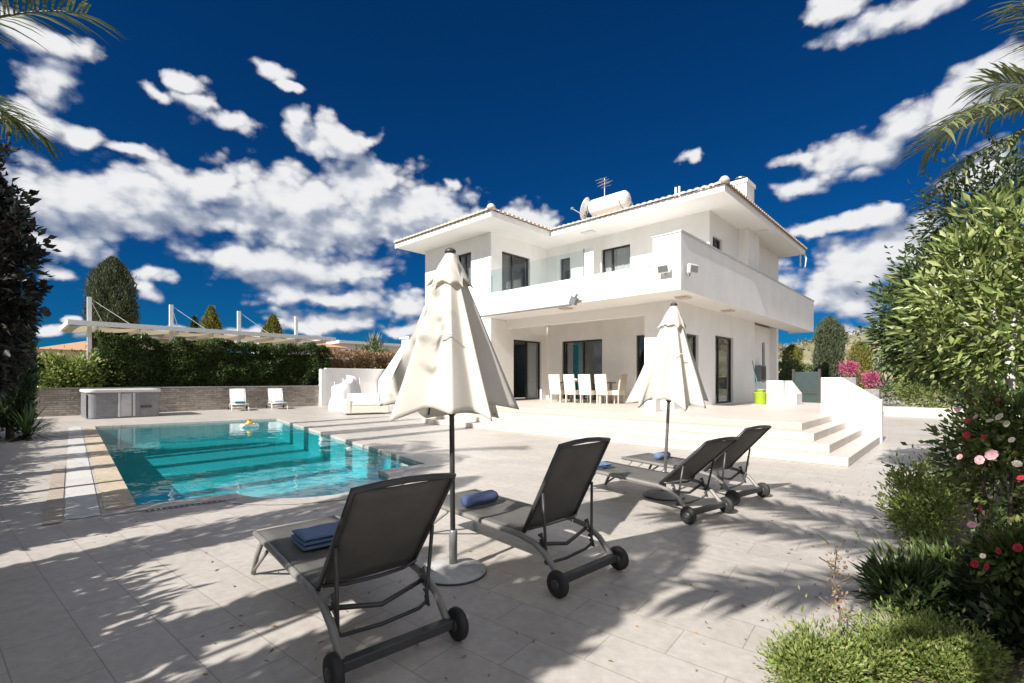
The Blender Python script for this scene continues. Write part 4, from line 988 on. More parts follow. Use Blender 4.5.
P, D = crown(rng, (-29.5, 17.2, 2.6), (1., 1.3, 1.2), 90, 30, .2); leaves('foliage', 'leaf_mid', P, D, .2, .09, t, rng); m = MB(); limbs(m, rng, (-29.5, 17.2, 0), (-29.5, 17.2, 2.4), (1, 1.2, 1), 6, .05); m.build('stems', 'bark', t)
rosette('spiky_palm', (-32.3, 19.1, 0), 1.9, 150, 'leaf_agave', 'grey green spiky palm with a round head behind the white wall', 'palm tree', .05, 5, .95, trunk=3.6)

def at(x, y, D):
    X = (x-512)/477.6; c_, s_ = math.cos(R(43.3)), math.sin(R(43.3)); return ((X*c_-s_)*D, (X*s_+c_)*D, 1.4-(y-380)/477.6*D)
def gr(p, dz=0.): return (p[0], p[1], dz)
# left side planting (true positions just left of the deck edge)
def broad_tree(name, base, c, rad, mat, label, nclump, per, cr, leaf, seed, trunk_r=.07, cat='tree', barkm='bark', bias=.45, nl=9, group=None, up=.3):
    rng = np.random.default_rng(seed); t = thing(name, base, label, cat, group)
    m = trunk_mb([base, ((base[0]+c[0])/2+.03, (base[1]+c[1])/2, (base[2]+c[2])/2), (c[0], c[1], c[2]-.1*rad[2])], trunk_r, trunk_r*.5); m.build('trunk', barkm, t, True)
    m = MB(); limbs(m, rng, (c[0], c[1], c[2]-.5*rad[2]), c, rad, nl, trunk_r*.5); m.build('limbs', barkm, t, True)
    P, D = crown(rng, c, rad, nclump, per, cr, bias); k = len(P)
    leaves('crown', mat, P, D, leaf[0]*(.6+.7*rng.random(k)), leaf[1]*(.7+.5*rng.random(k)), t, rng, up=up); return t
broad_tree('glossy_tree', (-8.45, -.22, 0), (-8.42, -.16, 2.75), (.42, .42, 1.5), 'leaf_purple', 'tall dark glossy leaved tree at the left edge', 190, 36, .055, (.115, .065), 41)
cypress('thuja', (-16.4, .08, 0), .42, 3.6, 'leaf_dark', 'dark feathery conifer below the glossy tree on the left', 'shrub', n=12000, leaf=(.13, .03), seed=42, top=.5)
broad_tree('dark_shrub', (-17.1, -.15, 0), (-17.1, -.05, 1.0), (.7, .5, .8), 'leaf_dark', 'dark leafy shrub at the foot of the feathery conifer', 70, 34, .11, (.12, .05), 43, .03, 'shrub')
rosette('yucca', (-16.0, .35, .1), 1.0, 110, 'leaf_yucca', 'spiky dark green yucca at the left edge of the deck', 'yucca', .024, 6, .75)

# trees just outside the frame on the left and behind: they stand where their shadows come from
def column_tree(u, v, r, h, seed, label, mat='leaf_dark', n_=6000, group='cypresses along the left boundary'):
    return cypress('boundary_cypress', (u, v, 0), r, h, mat, label, 'tree', group, n=n_, leaf=(.11, .045), seed=seed, top=.82)
LB = 'cypress in the row along the left boundary of the garden'
for i, (u, v, r, h) in enumerate([(-15.4, -2.3, .18, 9.0), (-13.6, -2.3, .22, 9.0), (-11.7, -2.3, .42, 9.2), (-9.9, -2.4, .2, 9.0), (-6.5, -2.6, .95, 5.6), (-4.75, -2.6, .34, 5.2), (-2.95, -2.2, .2, 3.3), (-1.88, -2.4, .55, 3.9), (-1.52, -2.6, .28, 5.1)]):
    column_tree(u, v, r, h, 60+i, LB, n_=int(12000*max(.5, r*1.6)))
broad_tree('boundary_tree', (-3.75, -2.3, 0), (-3.75, -2.3, 1.35), (.36, .5, .5), 'leaf_mid', 'small leafy tree behind the left boundary near the viewpoint', 110, 30, .12, (.14, .06), 79, .05)
broad_tree('boundary_tree', (-2.5, -3.4, 0), (-2.75, -2.5, 4.9), (.5, .6, .75), 'leaf_mid', 'open crowned tree behind the left boundary, the taller of the two beside the viewpoint', 8, 8, .08, (.11, .05), 80, .03)
lh = hedge('boundary_hedge', -24, -3.2, -2.6, -1.3, 0, .1, 'leaf_hedge', 'boundary hedge along the left side of the garden', 10, .1, 77)
for ch_ in list(lh.children): bpy.data.objects.remove(ch_)
rng = np.random.default_rng(78); n_ = 30000
n_ = 45000; ux = -24+21.6*rng.random(n_); tp_ = np.where(ux < -6, .98+np.clip(-8.7-ux, -2, 20)*.053, 1.4); tp_ = np.where((ux > -5.6) & (ux < -4.95), .3, np.where(ux > -5, 1.35, tp_)); P = np.stack([ux, -2.5+1.2*rng.random(n_), (tp_+.15)*rng.random(n_)**.6], 1); leaves('foliage', 'leaf_hedge', P, rng.normal(size=(n_, 3)), .14, .07, lh, rng)
m = MB(); m.prism_ax([(-24, 0), (-5.6, 0), (-5.6, .9), (-8.7, .95), (-24, 1.75)], -2.3, -1.5, 'Y'); m.box(-4.95, -2.6, -2.3, -1.5, 0, 1.32); m.build('inner_foliage', 'leaf_hedge', lh)
k_ = at(-95, 70, 4.6)
palm('date_palm', (k_[0]-.1, k_[1]-.2, 0), k_[2], [('to', at(76, 62, 4.7), .9), ('to', at(20, 8, 4.3), .8), ('to', at(22, 150, 5.4), .9), (140, 25, 1.6, 1.2), (20, 15, 1.5, 1.4), (190, 30, 1.6, 1.2), (240, 30, 1.6, 1.2), (290, 30, 1.6, 1.2), (340, 30, 1.5, 1.3)],
     'feather palm whose frond hangs into the top left corner', 51, leaf=.36, nl=40, lw=.012)

# ================================================================== RIGHT SIDE GARDEN
k_ = at(955, 315, 6.0); broad_tree('rounded_tree', (k_[0]+.2, k_[1]+.1, 0), k_, (.80, .95, .88), 'leaf_mid', 'rounded dark green tree behind the bright leaved bush on the right', 300, 40, .085, (.11, .045), 81, .06)
k_ = at(1012, 300, 3.0); broad_tree('bright_bush_tree', gr(at(985, 640, 2.6)), k_, (.52, .6, .62), 'leaf_bright', 'bright green long leaved tree close at the right edge with a whitewashed trunk', 170, 30, .05, (.085, .027), 82, .04, barkm='white_bark', bias=.4)
k_ = at(1000, 208, 4.2); broad_tree('purple_leaf_tree', (1.3, 5.6, 0), k_, (.58, .6, .42), 'leaf_dark', 'dark leaved tree with thin twigs above the bright bush', 120, 26, .08, (.06, .026), 83, .04)
k_ = at(1082, 100, 4.5)
palm('feather_palm', (k_[0]+.1, k_[1]+.1, 0), k_[2], [('to', at(972, 178, 4.2), 1.0), ('to', at(990, 100, 4.9), .7), ('to', at(985, 205, 4.6), .9), ('to', at(1018, 30, 4.4), .7), ('to', at(985, 140, 4.6), .9), (150, 25, 1.5, 1.3), (262, 30, 1.4, 1.3), (90, 30, 1.5, 1.2), (30, 30, 1.5, 1.2), (330, 30, 1.5, 1.2), (200, 70, 1.2, 1.)],
     'feather palm arching into the upper right corner', 52, .11, leaf=.40, nl=38, lw=.0125)
palm('shade_palm', (1.0, -.55, 0), 3.85, [(181, 8, 3.0, .5), (165, 13, 2.8, .5), (152, 22, 2.7, .5), (203, -6, 2.3, .5), (240, 10, 1.5, 1.), (275, 10, 1.5, 1.), (310, 15, 1.5, 1.), (20, 20, 1.5, 1.)],
     'feather palm behind the viewpoint whose fronds shade the paving', 53, .10, leaf=.40, nl=64, lw=.024)

def flower(c, r, mat, parent, rng, name='blossom'):
    m = MB(); c = Vector(c); r = r*.7*(.8+.4*rng.random())
    ax_ = (Vector((-.62, -.68, .55))+Vector(rng.normal(size=3))*.28).normalized(); tilt = ax_.to_track_quat('Z', 'Y')
    for ring, (rr, el, k) in enumerate(((1.0, .25, 7), (.75, .7, 6), (.45, 1.1, 5), (.22, 1.35, 3))):
        for i in range(k):
            a = 2*PI*i/k+ring*.5+rng.random()*.3; d = Vector((math.cos(a)*math.cos(el), math.sin(a)*math.cos(el), math.sin(el)*.7)); s = Vector((-math.sin(a), math.cos(a), 0))
            b = c+tilt @ (d*r*.12); t_ = c+tilt @ (d*r*rr); mid_ = c+tilt @ (d*r*rr*.65); w_ = r*.48*max(rr, .45); s = tilt @ s; up_ = tilt @ Vector((0, 0, r*.12))
            m.add([b, mid_-s*w_+up_, t_-s*w_*.5, t_+s*w_*.5, mid_+s*w_+up_], [(0, 1, 2, 3, 4)])
    return m.build(name, mat, parent, fix=False)
def flower_bush(name, base, c, rad, mat, label, blooms, seed, nclump=150, per=26, cr=.07, leaf=(.055, .028), cat='rose bush', rsize=(.035, .05)):
    rng = np.random.default_rng(seed); t = thing(name, base, label, cat)
    m = MB(); limbs(m, rng, base, c, rad, 14, .014); m.build('stems', 'bark', t, True)
    P, D = crown(rng, c, rad, nclump, per, cr, .5); leaves('foliage', mat, P, D, leaf[0]*(.6+.8*rng.random(len(P))), leaf[1], t, rng)
    for (p, mt, r_) in blooms: flower(p, r_, mt, t, rng)
    return t
def onto(u0, d, seed): pass
# pixel independent positions: blooms on the camera-facing skin of the bush
def skin(c, rad, az, el, k=1.02): return (c[0]+rad[0]*k*math.cos(R(az))*math.cos(R(el)), c[1]+rad[1]*k*math.sin(R(az))*math.cos(R(el)), c[2]+rad[2]*k*math.sin(R(el)))
c1, r1 = at(1006, 458, 2.72), (.27, .34, .40)
bl = [(at(x, y, D*.735), mt, r_*.78) for x, y, D, mt, r_ in ((992, 455, 3.2, 'petal_pink', .046), (980, 460, 3.2, 'petal_pink', .036), (960, 457, 3.3, 'petal_pink', .03), (967, 435, 3.35, 'petal_red', .03), (985, 437, 3.3, 'petal_red', .028), (976, 417, 3.35, 'petal_pink', .03), (968, 421, 3.4, 'petal_red', .024), (1000, 417, 3.3, 'petal_cream', .034), (990, 421, 3.35, 'petal_cream', .03), (1007, 424, 3.3, 'petal_cream', .028),
   (1017, 464, 3.15, 'petal_cream', .036), (1021, 478, 3.1, 'petal_red', .034), (980, 508, 3.15, 'petal_red', .026), (972, 525, 3.1, 'petal_pink', .036), (958, 410, 3.5, 'petal_pink', .024), (1012, 440, 3.2, 'petal_cream', .026), (998, 400, 3.4, 'petal_red', .022))]
flower_bush('rose_bush', gr(c1), c1, r1, 'leaf_rose', 'tall rose bush with pink, red and cream roses at the right edge', bl, 91, 150, 26, .045, (.045, .024))
c2, r2 = at(1022, 560, 2.5), (.13, .2, .14)
bl = [(at(x, y, D*.9), mt, r_*.85) for x, y, D, mt, r_ in ((975, 564, 2.6, 'petal_red', .03), (987, 567, 2.55, 'petal_red', .032), (1018, 548, 2.5, 'petal_red', .030), (999, 551, 2.6, 'petal_red', .026), (983, 556, 2.65, 'petal_cream', .022))]
flower_bush('rose_bush', gr(c2), c2, r2, 'leaf_rose', 'lower rose bush with dark red roses beside the whitewashed trunk', bl, 92, 55, 22, .05)
def shrub(name, c, rad, mat, label, nclump, per, cr, leaf, seed, cat='shrub', up=.6, bias=.5):
    rng = np.random.default_rng(seed); t = thing(name, (c[0], c[1], 0), label, cat)
    m = MB(); limbs(m, rng, (c[0], c[1], 0), c, rad, 12, .012); m.build('stems', 'bark', t)
    P, D = crown(rng, c, rad, nclump, per, cr, bias); P[:, 2] = np.maximum(P[:, 2], .03); D[:, 2] += up
    leaves('foliage', mat, P, D, leaf[0]*(.6+.8*rng.random(len(P))), leaf[1], t, rng); return t
shrub('variegated_shrub', at(925, 505, 4.1), (.27, .42, .34), 'leaf_lime', 'light green bushy shrub with pale tips below the rose bush', 150, 36, .045, (.042, .018), 101)
shrub('lance_leaf_shrub', at(912, 596, 2.95), (.17, .22, .17), 'leaf_mid', 'dark green lance leaved shrub spilling onto the paving', 50, 34, .045, (.10, .018), 102)
shrub('fern_clump', at(818, 668, 2.2), (.18, .20, .13), 'leaf_lime', 'feathery green clump at the bottom edge on the paving corner', 110, 56, .035, (.026, .010), 103)
shrub('fern_clump', at(935, 655, 2.3), (.25, .24, .14), 'leaf_lime', 'bright yellow green feathery clump in the lower right corner', 150, 56, .035, (.026, .010), 104)
shrub('fern_clump', at(872, 655, 2.3), (.15, .18, .10), 'leaf_lime', 'low feathery green clump joining the two larger ones at the bottom edge', 70, 56, .035, (.026, .010), 109)
shrub('shade_shrub', at(945, 590, 3.1), (.2, .3, .24), 'leaf_rose', 'dark low shrub at the foot of the whitewashed trunk', 70, 36, .05, (.06, .022), 105)
shrub('corner_shrub', at(1030, 610, 2.5), (.22, .3, .3), 'leaf_dark', 'dark leafy shrub filling the lower right edge', 80, 36, .05, (.07, .03), 106)
# dried stalk
rng = np.random.default_rng(110); t = thing('dried_flower_stalk', (-.44, 2.68, 0), 'thin reddish dried flower stalk standing over the low plants', 'plant')
m = MB(); sp = [(-.42, 2.75, 0), (-.43, 2.78, .25), (-.46, 2.80, .42), (-.45, 2.82, .56)]; m.tube(sp, [.008, .006, .004, .002], 5)
for k in range(9):
    z = .2+.035*k; m.tube([(-.44, 2.78, z), (-.44+rng.normal()*.06, 2.78+rng.normal()*.06, z+.05)], .003, 4)
m.build('stem', 'bark', t); P = np.array([(-.44, 2.79, .2+.36*rng.random()) for _ in range(120)])+rng.normal(size=(120, 3))*.03; leaves('foliage', 'leaf_dry', P, rng.normal(size=(120, 3)), .022, .012, t, rng)

rng = np.random.default_rng(160); nl_ = 260
lu = np.where(rng.random(nl_) < .6, -.5-rng.exponential(.5, nl_), -6+5.5*rng.random(nl_)); lvv = np.where(lu > -1.6, 2+6.5*rng.random(nl_), .2+rng.exponential(.7, nl_)+1.2*rng.random(nl_))
ok_ = (lu > -4.6) | (lvv < .9); P = np.stack([lu, lvv, np.full(nl_, .006)], 1)[ok_]; D = rng.normal(size=P.shape); D[:, 2] *= .06
tag(leaves('leaf_litter', 'leaf_dry', P, D, .03*(.5+rng.random(len(P))), .012, None, rng), 'small dry leaves scattered over the paving', 'leaves', kind='stuff')
# back right: garden beyond the house
def gold_column(u, v, r, h, seed, label): return cypress('golden_conifer', (u, v, 0), r, h, 'leaf_gold', label, 'shrub', 'golden columnar conifers behind the steps', n=5000, leaf=(.14, .04), seed=seed, top=.8)
gold_column(-7.0, 30.5, .48, 3.3, 121, 'golden columnar conifer beside the house corner')
gold_column(-3.48, 27.5, .42, 3.1, 122, 'golden columnar conifer beside the bougainvillea pots')
cypress('column_tree', (-5.3, 31.0, 0), .66, 4.75, 'leaf_cypress', 'tall grey green clipped column tree behind the stair flank', n=14000, leaf=(.18, .05), seed=123, top=.75)
def bougain(u, v, z, h, label, potm):
    t = thing('bougainvillea', (u, v, 0), label, 'flowering plant', 'potted bougainvilleas'); rng = np.random.default_rng(int(abs(u*100)))
    P, D = crown(rng, (u, v, z), (.24, .24, .2), 34, 16, .07); leaves('blossom', 'petal_magenta', P, D, .07, .055, t, rng)
    m = MB(); limbs(m, rng, (u, v, h), (u, v, z), (.3, .3, .3), 6, .015); m.build('stems', 'bark', t)
    p_ = thing('plant_pot', (u, v, 0), 'grey square plant pot under the '+('left' if u < -2.7 else 'right')+' bougainvillea', 'plant pot', 'grey plant pots')
    m = MB(); m.box(u-.22, u+.22, v-.22, v+.22, 0, h); m.build('pot', potm, p_, bevel=.02); m = MB(); m.box(u-.2, u+.2, v-.2, v+.2, h, h+.006); m.build('soil', 'soil', p_)
bougain(-3.1, 22.0, 1.85, 1.5, 'magenta bougainvillea left, above the stair flank', 'pot_grey')
bougain(-2.36, 21.5, 1.40, 1.08, 'magenta bougainvillea right, beyond the sloping flank wall', 'pot_grey')
m = MB(); m.box(-2.3, 1.5, 23.5, 23.8, .0, .36); 
tag(m.build('kerb_wall', 'step_paving'), 'low pale stone kerb wall across the end of the side path', 'wall')
hedge('side_hedge', -8, -6.9, 29, 44, 0, 2.2, 'leaf_mid', 'green hedge running back behind the house', 3000, .2, 131)
rng = np.random.default_rng(132)
for i, (u, v, zc, ru, h_, mt, lb) in enumerate([(-1.2, 27, 1.0, .9, 1.1, 'leaf_lime', 'pale green bush beyond the kerb wall, nearest the flank wall'), (0.2, 28, 1.1, 1.0, 1.2, 'leaf_mid', 'green bush beyond the kerb wall, behind the hanging branches'), (-3.4, 33, 1.2, 1.4, 1.4, 'leaf_blue', 'grey green bush below the clipped column tree'), (-6.6, 27.5, 1.1, .9, 1.2, 'leaf_mid', 'green bush beside the far house corner'), (2.2, 27, 1.3, 1.4, 1.4, 'leaf_dark', 'dark bush beyond the kerb wall at the right')]):
    shrub('garden_bush', (u, v, zc), (ru, ru, h_), mt, lb, 80, 30, .16, (.16, .07), 140+i)
# hills
def hill(name, u0, v0, ru, rv, h, seed, label):
    m = MB(); nu, nv = 60, 40; vs = []
    for i in range(nu+1):
        for j in range(nv+1):
            a, b = i/nu*2-1, j/nv*2-1; q = max(0, 1-a*a-b*b*.9); z = h*q**.8*(1+.25*noise.noise(Vector((a*3, b*3, seed)))+.08*noise.noise(Vector((a*11, b*11, seed))))-.3
            vs.append((u0+a*ru, v0+b*rv, z))
    m.add(vs, [(i*(nv+1)+j, (i+1)*(nv+1)+j, (i+1)*(nv+1)+j+1, i*(nv+1)+j+1) for i in range(nu) for j in range(nv)])
    o = m.build(name, 'hill', None, True); return tag(o, label, 'hill', kind='structure'), vs
_, hv = hill('hill', 20, 150, 90, 70, 14., 3, 'dry brush covered hillside beyond the garden')
hill('far_hill', -200, 180, 130, 90, 10., 5, 'low dry hills far behind the houses')
rng = np.random.default_rng(150); ii = rng.choice(len(hv), 900); ctr = np.array(hv)[ii]+rng.normal(size=(900, 3))*[1.5, 1.5, 0]; ctr = ctr[ctr[:, 2] > .2]
P = (ctr[:, None, :]+rng.normal(size=(len(ctr), 16, 3))*[.8, .8, .5]).reshape(-1, 3); sc = leaves('hillside_scrub', 'leaf_scrub', P, rng.normal(size=P.shape)+[0, 0, 1], .9, .6, None, rng); tag(sc, 'dry scrub covering the hillside', 'scrub', kind='stuff')
far_house('hilltop_house', 18, 26, 118, 124, 13.6, 'house_white', 'house_white', 'small white house on the hillside far right', [])

# ================================================================== SUN, SKY, CAMERA
YAW = 43.3; F = 477.6; HZ = 380.; H = 1.4
cs, sn = math.cos(R(YAW)), math.sin(R(YAW))
cam = bpy.data.cameras.new('camera'); co = bpy.data.objects.new('camera', cam); C.objects.link(co)
co.location = (0, 0, H); co.rotation_euler = (R(90), 0, R(YAW)); cam.sensor_width = 36; cam.lens = F/1024*36
cam.shift_y = (HZ-341.5)/1024; cam.clip_end = 5000; cam.clip_start = .05; scn.camera = co
SUN_EL = 36.
sd = Vector((-.05, 1, -math.tan(R(SUN_EL)))).normalized()
sl_ = bpy.data.lights.new('sun', 'SUN'); sl_.energy = 5.0; sl_.angle = R(.53); sl_.color = (1, .96, .905)
so = bpy.data.objects.new('sun', sl_); C.objects.link(so); so.rotation_euler = sd.to_track_quat('-Z', 'Y').to_euler(); so.location = (0, -20, 20)

wd_ = bpy.data.worlds.new('World'); scn.world = wd_; wd_.use_nodes = True; nt = wd_.node_tree
for n_ in list(nt.nodes): nt.nodes.remove(n_)
out = nt.nodes.new('ShaderNodeOutputWorld'); bg = nt.nodes.new('ShaderNodeBackground'); bg.inputs[1].default_value = .07; L(nt, bg.outputs[0], out.inputs[0])
sky = nt.nodes.new('ShaderNodeTexSky'); sky.sky_type = 'NISHITA'; sky.sun_disc = False; sky.sun_elevation = R(SUN_EL); sky.sun_rotation = R(180-2.9)
sky.air_density = 1.; sky.dust_density = .0; sky.ozone_density = 3.
SKY_TINT = (.012, .195, .42)
tint = N(nt, 'ShaderNodeMixRGB', blend_type='MULTIPLY'); tint.inputs[0].default_value = 1; tint.inputs[2].default_value = (*SKY_TINT, 1); L(nt, sky.outputs[0], tint.inputs[1])
# cloud field in (azimuth, elevation) of the sky, in a reusable node group
def px(x, y):
    X, Z = (x-512)/F, (HZ-y)/F; return math.atan(X), math.atan2(Z, math.hypot(1, X))
BL = [(95, 205, 62, 30), (45, 215, 50, 24), (150, 200, 55, 26), (190, 188, 45, 22), (215, 178, 22, 12), (60, 240, 40, 12),
      (260, 205, 45, 30), (310, 205, 55, 30), (360, 195, 45, 28), (385, 180, 30, 16), (420, 215, 45, 26), (455, 222, 35, 20), (300, 230, 60, 18), (350, 225, 60, 20),
      (245, 262, 38, 16), (300, 265, 50, 18), (345, 270, 36, 14), (290, 295, 30, 11), (340, 298, 45, 8), (325, 321, 38, 9), (300, 325, 20, 6), (405, 304, 28, 13),
      (525, 219, 26, 12), (545, 224, 12, 7), (153, 275, 18, 8), (146, 292, 14, 8), (58, 277, 16, 6), (50, 330, 14, 6), (75, 316, 10, 4),
      (305, 132, 14, 12), (318, 150, 16, 11), (345, 140, 24, 16), (300, 118, 10, 8), (365, 142, 12, 7), (232, 120, 18, 9), (190, 84, 16, 7), (165, 93, 14, 5), (197, 99, 16, 7), (275, 70, 16, 9),
      (292, 88, 9, 5), (40, 120, 34, 11), (75, 130, 24, 8), (50, 82, 24, 16), (25, 110, 20, 10), (45, 40, 40, 14), (135, 148, 22, 5), 
      (803, 180, 22, 9), (830, 162, 28, 14), (870, 150, 34, 15), (915, 125, 38, 17), (955, 108, 34, 15), (860, 172, 14, 7), (800, 156, 18, 7),
      (810, 230, 32, 7), (865, 222, 34, 8), (895, 210, 14, 6), (840, 275, 55, 22), (885, 255, 50, 22), (930, 245, 40, 20), (850, 300, 60, 14), (960, 270, 60, 30), (800, 345, 26, 5), (900, 330, 60, 8),
      (930, 3, 75, 14), (880, 18, 30, 12), (845, 34, 22, 9), (835, 6, 22, 14), (1000, 70, 40, 16), (695, 155, 8, 6), (448, 184, 8, 6), (985, 170, 40, 14), (420, 330, 30, 6), (250, 340, 90, 6)]
grp = bpy.data.node_groups.new('cloud_field', 'ShaderNodeTree')
grp.interface.new_socket('Vector', in_out='INPUT', socket_type='NodeSocketVector'); grp.interface.new_socket('Value', in_out='OUTPUT', socket_type='NodeSocketFloat'); grp.interface.new_socket('Low', in_out='OUTPUT', socket_type='NodeSocketFloat')
gi = grp.nodes.new('NodeGroupInput'); go = grp.nodes.new('NodeGroupOutput')
wn = N(grp, 'ShaderNodeTexNoise'); wn.inputs['Scale'].default_value = 14; wn.inputs['Detail'].default_value = 5; L(grp, gi.outputs[0], wn.inputs['Vector'])
sb = N(grp, 'ShaderNodeVectorMath', operation='SUBTRACT'); sb.inputs[1].default_value = (.5, .5, .5); L(grp, wn.outputs['Color'], sb.inputs[0])
wv = N(grp, 'ShaderNodeVectorMath', operation='MULTIPLY_ADD'); wv.inputs[1].default_value = (.085, .05, 0); L(grp, sb.outputs[0], wv.inputs[0]); L(grp, gi.outputs[0], wv.inputs[2])
cur = None
for (x, y, rx, ry) in BL:
    a, e_ = px(x, y); a1, _ = px(x+rx, y); _, e1 = px(x, y-ry); ra, re = abs(a1-a)*1.12, abs(e1-e_)*1.1
    ma = N(grp, 'ShaderNodeVectorMath', operation='MULTIPLY_ADD'); ma.inputs[1].default_value = (1/ra, 1/re, 0); ma.inputs[2].default_value = (-a/ra, -e_/re, 0); L(grp, wv.outputs[0], ma.inputs[0])
    ln = N(grp, 'ShaderNodeVectorMath', operation='LENGTH'); L(grp, ma.outputs[0], ln.inputs[0])
    if cur is None: cur = ln.outputs['Value']
    else:
        mn = N(grp, 'ShaderNodeMath', operation='SMOOTH_MIN'); mn.inputs[2].default_value = .35; L(grp, cur, mn.inputs[0]); L(grp, ln.outputs['Value'], mn.inputs[1]); cur = mn.outputs[0]
fn = N(grp, 'ShaderNodeTexNoise'); fn.inputs['Scale'].default_value = 14; fn.inputs['Detail'].default_value = 10; fn.inputs['Roughness'].default_value = .62
ms_ = N(grp, 'ShaderNodeMapping'); ms_.inputs['Scale'].default_value = (1, 1.5, 1); L(grp, gi.outputs[0], ms_.inputs[0]); L(grp, ms_.outputs[0], fn.inputs['Vector'])
nf = N(grp, 'ShaderNodeMath', operation='MULTIPLY_ADD'); nf.inputs[1].default_value = 1.7; nf.inputs[2].default_value = -.85; L(grp, fn.outputs['Fac'], nf.inputs[0])
# unseen clouds behind and beside the view, added to whiten the ambient light
bn = N(grp, 'ShaderNodeTexNoise'); bn.inputs['Scale'].default_value = 2.2; bn.inputs['Detail'].default_value = 2; L(grp, gi.outputs[0], bn.inputs['Vector'])
bv = N(grp, 'ShaderNodeMath', operation='MULTIPLY_ADD'); bv.inputs[1].default_value = -7.; bv.inputs[2].default_value = 3.6; L(grp, bn.outputs['Fac'], bv.inputs[0])
sx = N(grp, 'ShaderNodeSeparateXYZ'); L(grp, gi.outputs[0], sx.inputs[0])
ab = N(grp, 'ShaderNodeMath', operation='ABSOLUTE'); L(grp, sx.outputs[0], ab.inputs[0])
mr = N(grp, 'ShaderNodeMapRange'); mr.inputs['From Min'].default_value = .95; mr.inputs['From Max'].default_value = 1.15; mr.inputs['To Min'].default_value = 9; mr.inputs['To Max'].default_value = 0; L(grp, ab.outputs[0], mr.inputs['Value'])
b2 = N(grp, 'ShaderNodeMath', operation='ADD'); L(grp, bv.outputs[0], b2.inputs[0]); L(grp, mr.outputs[0], b2.inputs[1])
mn = N(grp, 'ShaderNodeMath', operation='MINIMUM'); L(grp, cur, mn.inputs[0]); L(grp, b2.outputs[0], mn.inputs[1])
df = N(grp, 'ShaderNodeMath', operation='SUBTRACT'); df.inputs[0].default_value = 1.; L(grp, mn.outputs[0], df.inputs[1])
cl_ = N(grp, 'ShaderNodeMath', operation='MINIMUM'); cl_.inputs[1].default_value = 1.2; L(grp, df.outputs[0], cl_.inputs[0])
fd = N(grp, 'ShaderNodeMath', operation='ADD'); L(grp, cl_.outputs[0], fd.inputs[0])
def vor(scale, k):
    v = N(grp, 'ShaderNodeTexVoronoi', voronoi_dimensions='2D', feature='SMOOTH_F1'); v.inputs['Scale'].default_value = scale; v.inputs['Smoothness'].default_value = .25
    w2 = N(grp, 'ShaderNodeVectorMath', operation='MULTIPLY_ADD'); w2.inputs[1].default_value = (.035, .03, 0); L(grp, sb.outputs[0], w2.inputs[0]); L(grp, ms_.outputs[0], w2.inputs[2]); L(grp, w2.outputs[0], v.inputs['Vector'])
    q = N(grp, 'ShaderNodeMath', operation='MULTIPLY_ADD'); q.inputs[1].default_value = -k; q.inputs[2].default_value = k*.50; L(grp, v.outputs['Distance'], q.inputs[0]); return q.outputs[0]
pa, pb_ = vor(17, .85), vor(46, .42)
puff = N(grp, 'ShaderNodeMath', operation='ADD'); L(grp, pa, puff.inputs[0]); L(grp, pb_, puff.inputs[1])
nfp = N(grp, 'ShaderNodeMath', operation='ADD'); L(grp, nf.outputs[0], nfp.inputs[0]); L(grp, puff.outputs[0], nfp.inputs[1]); L(grp, nfp.outputs[0], fd.inputs[1]); L(grp, fd.outputs[0], go.inputs[0])
ln2 = N(grp, 'ShaderNodeTexNoise'); ln2.inputs['Scale'].default_value = 13; ln2.inputs['Detail'].default_value = 4; L(grp, ms_.outputs[0], ln2.inputs['Vector'])
lw = N(grp, 'ShaderNodeMath', operation='MULTIPLY_ADD'); lw.inputs[1].default_value = 2.2; L(grp, ln2.outputs['Fac'], lw.inputs[0]); L(grp, cl_.outputs[0], lw.inputs[2]); lw2 = N(grp, 'ShaderNodeMath', operation='MULTIPLY_ADD'); lw2.inputs[1].default_value = .8; L(grp, puff.outputs[0], lw2.inputs[0]); L(grp, lw.outputs[0], lw2.inputs[2]); L(grp, lw2.outputs[0], go.inputs[1])
tc = nt.nodes.new('ShaderNodeTexCoord')
def vdot(v):
    n_ = N(nt, 'ShaderNodeVectorMath', operation='DOT_PRODUCT'); n_.inputs[1].default_value = v; L(nt, tc.outputs['Generated'], n_.inputs[0]); return n_.outputs['Value']
X_, D_o, Z_ = vdot((cs, sn, 0)), vdot((-sn, cs, 0)), vdot((0, 0, 1))
az = N(nt, 'ShaderNodeMath', operation='ARCTAN2'); L(nt, X_, az.inputs[0]); L(nt, D_o, az.inputs[1])
el = N(nt, 'ShaderNodeMath', operation='ARCSINE'); L(nt, Z_, el.inputs[0])
cv = nt.nodes.new('ShaderNodeCombineXYZ'); L(nt, az.outputs[0], cv.inputs[0]); L(nt, el.outputs[0], cv.inputs[1])
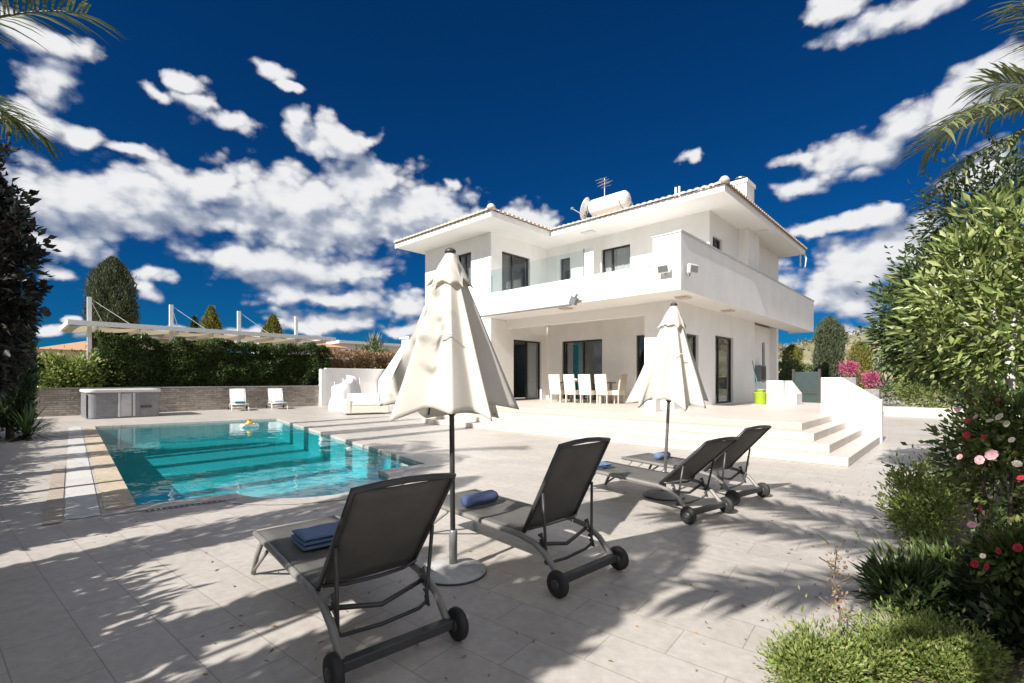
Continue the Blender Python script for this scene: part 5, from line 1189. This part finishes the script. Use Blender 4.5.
g1 = nt.nodes.new('ShaderNodeGroup'); g1.node_tree = grp; L(nt, cv.outputs[0], g1.inputs[0])
of = N(nt, 'ShaderNodeVectorMath', operation='ADD'); of.inputs[1].default_value = (-.014, .030, 0); L(nt, cv.outputs[0], of.inputs[0])
g2 = nt.nodes.new('ShaderNodeGroup'); g2.node_tree = grp; L(nt, of.outputs[0], g2.inputs[0])
den = N(nt, 'ShaderNodeMapRange', interpolation_type='SMOOTHSTEP'); den.inputs['From Min'].default_value = -.34; den.inputs['From Max'].default_value = .52; L(nt, g1.outputs[0], den.inputs['Value'])
dfl = N(nt, 'ShaderNodeMath', operation='SUBTRACT'); L(nt, g1.outputs[1], dfl.inputs[0]); L(nt, g2.outputs[1], dfl.inputs[1])
lit = N(nt, 'ShaderNodeMapRange', interpolation_type='SMOOTHSTEP'); lit.inputs['From Min'].default_value = -.75; lit.inputs['From Max'].default_value = .75; L(nt, dfl.outputs[0], lit.inputs['Value'])
CB = .1
cc_ = ramp(nt, lit.outputs[0], [(0., (.25, .29, .38)), (.45, (.46, .49, .56)), (.75, (.64, .65, .68)), (1., (.74, .74, .75))])
cm = N(nt, 'ShaderNodeMixRGB', blend_type='MULTIPLY'); cm.inputs[0].default_value = 1; cm.inputs[2].default_value = (10., 10., 10., 1); L(nt, cc_, cm.inputs[1])
mix = N(nt, 'ShaderNodeMixRGB'); L(nt, den.outputs[0], mix.inputs[0]); L(nt, tint.outputs[0], mix.inputs[1]); L(nt, cm.outputs[0], mix.inputs[2]); L(nt, mix.outputs[0], bg.inputs[0])

scn.view_settings.view_transform = 'Standard'; scn.view_settings.look = 'None'; scn.view_settings.gamma = 1; scn.view_settings.use_curve_mapping = False
scn.view_settings.exposure = .74
cy = scn.cycles; cy.max_bounces = 12; cy.diffuse_bounces = 8; cy.glossy_bounces = 4; cy.transparent_max_bounces = 12; cy.transmission_bounces = 4
cy.use_denoising = True; cy.caustics_reflective = False; cy.caustics_refractive = False; cy.sample_clamp_indirect = 6
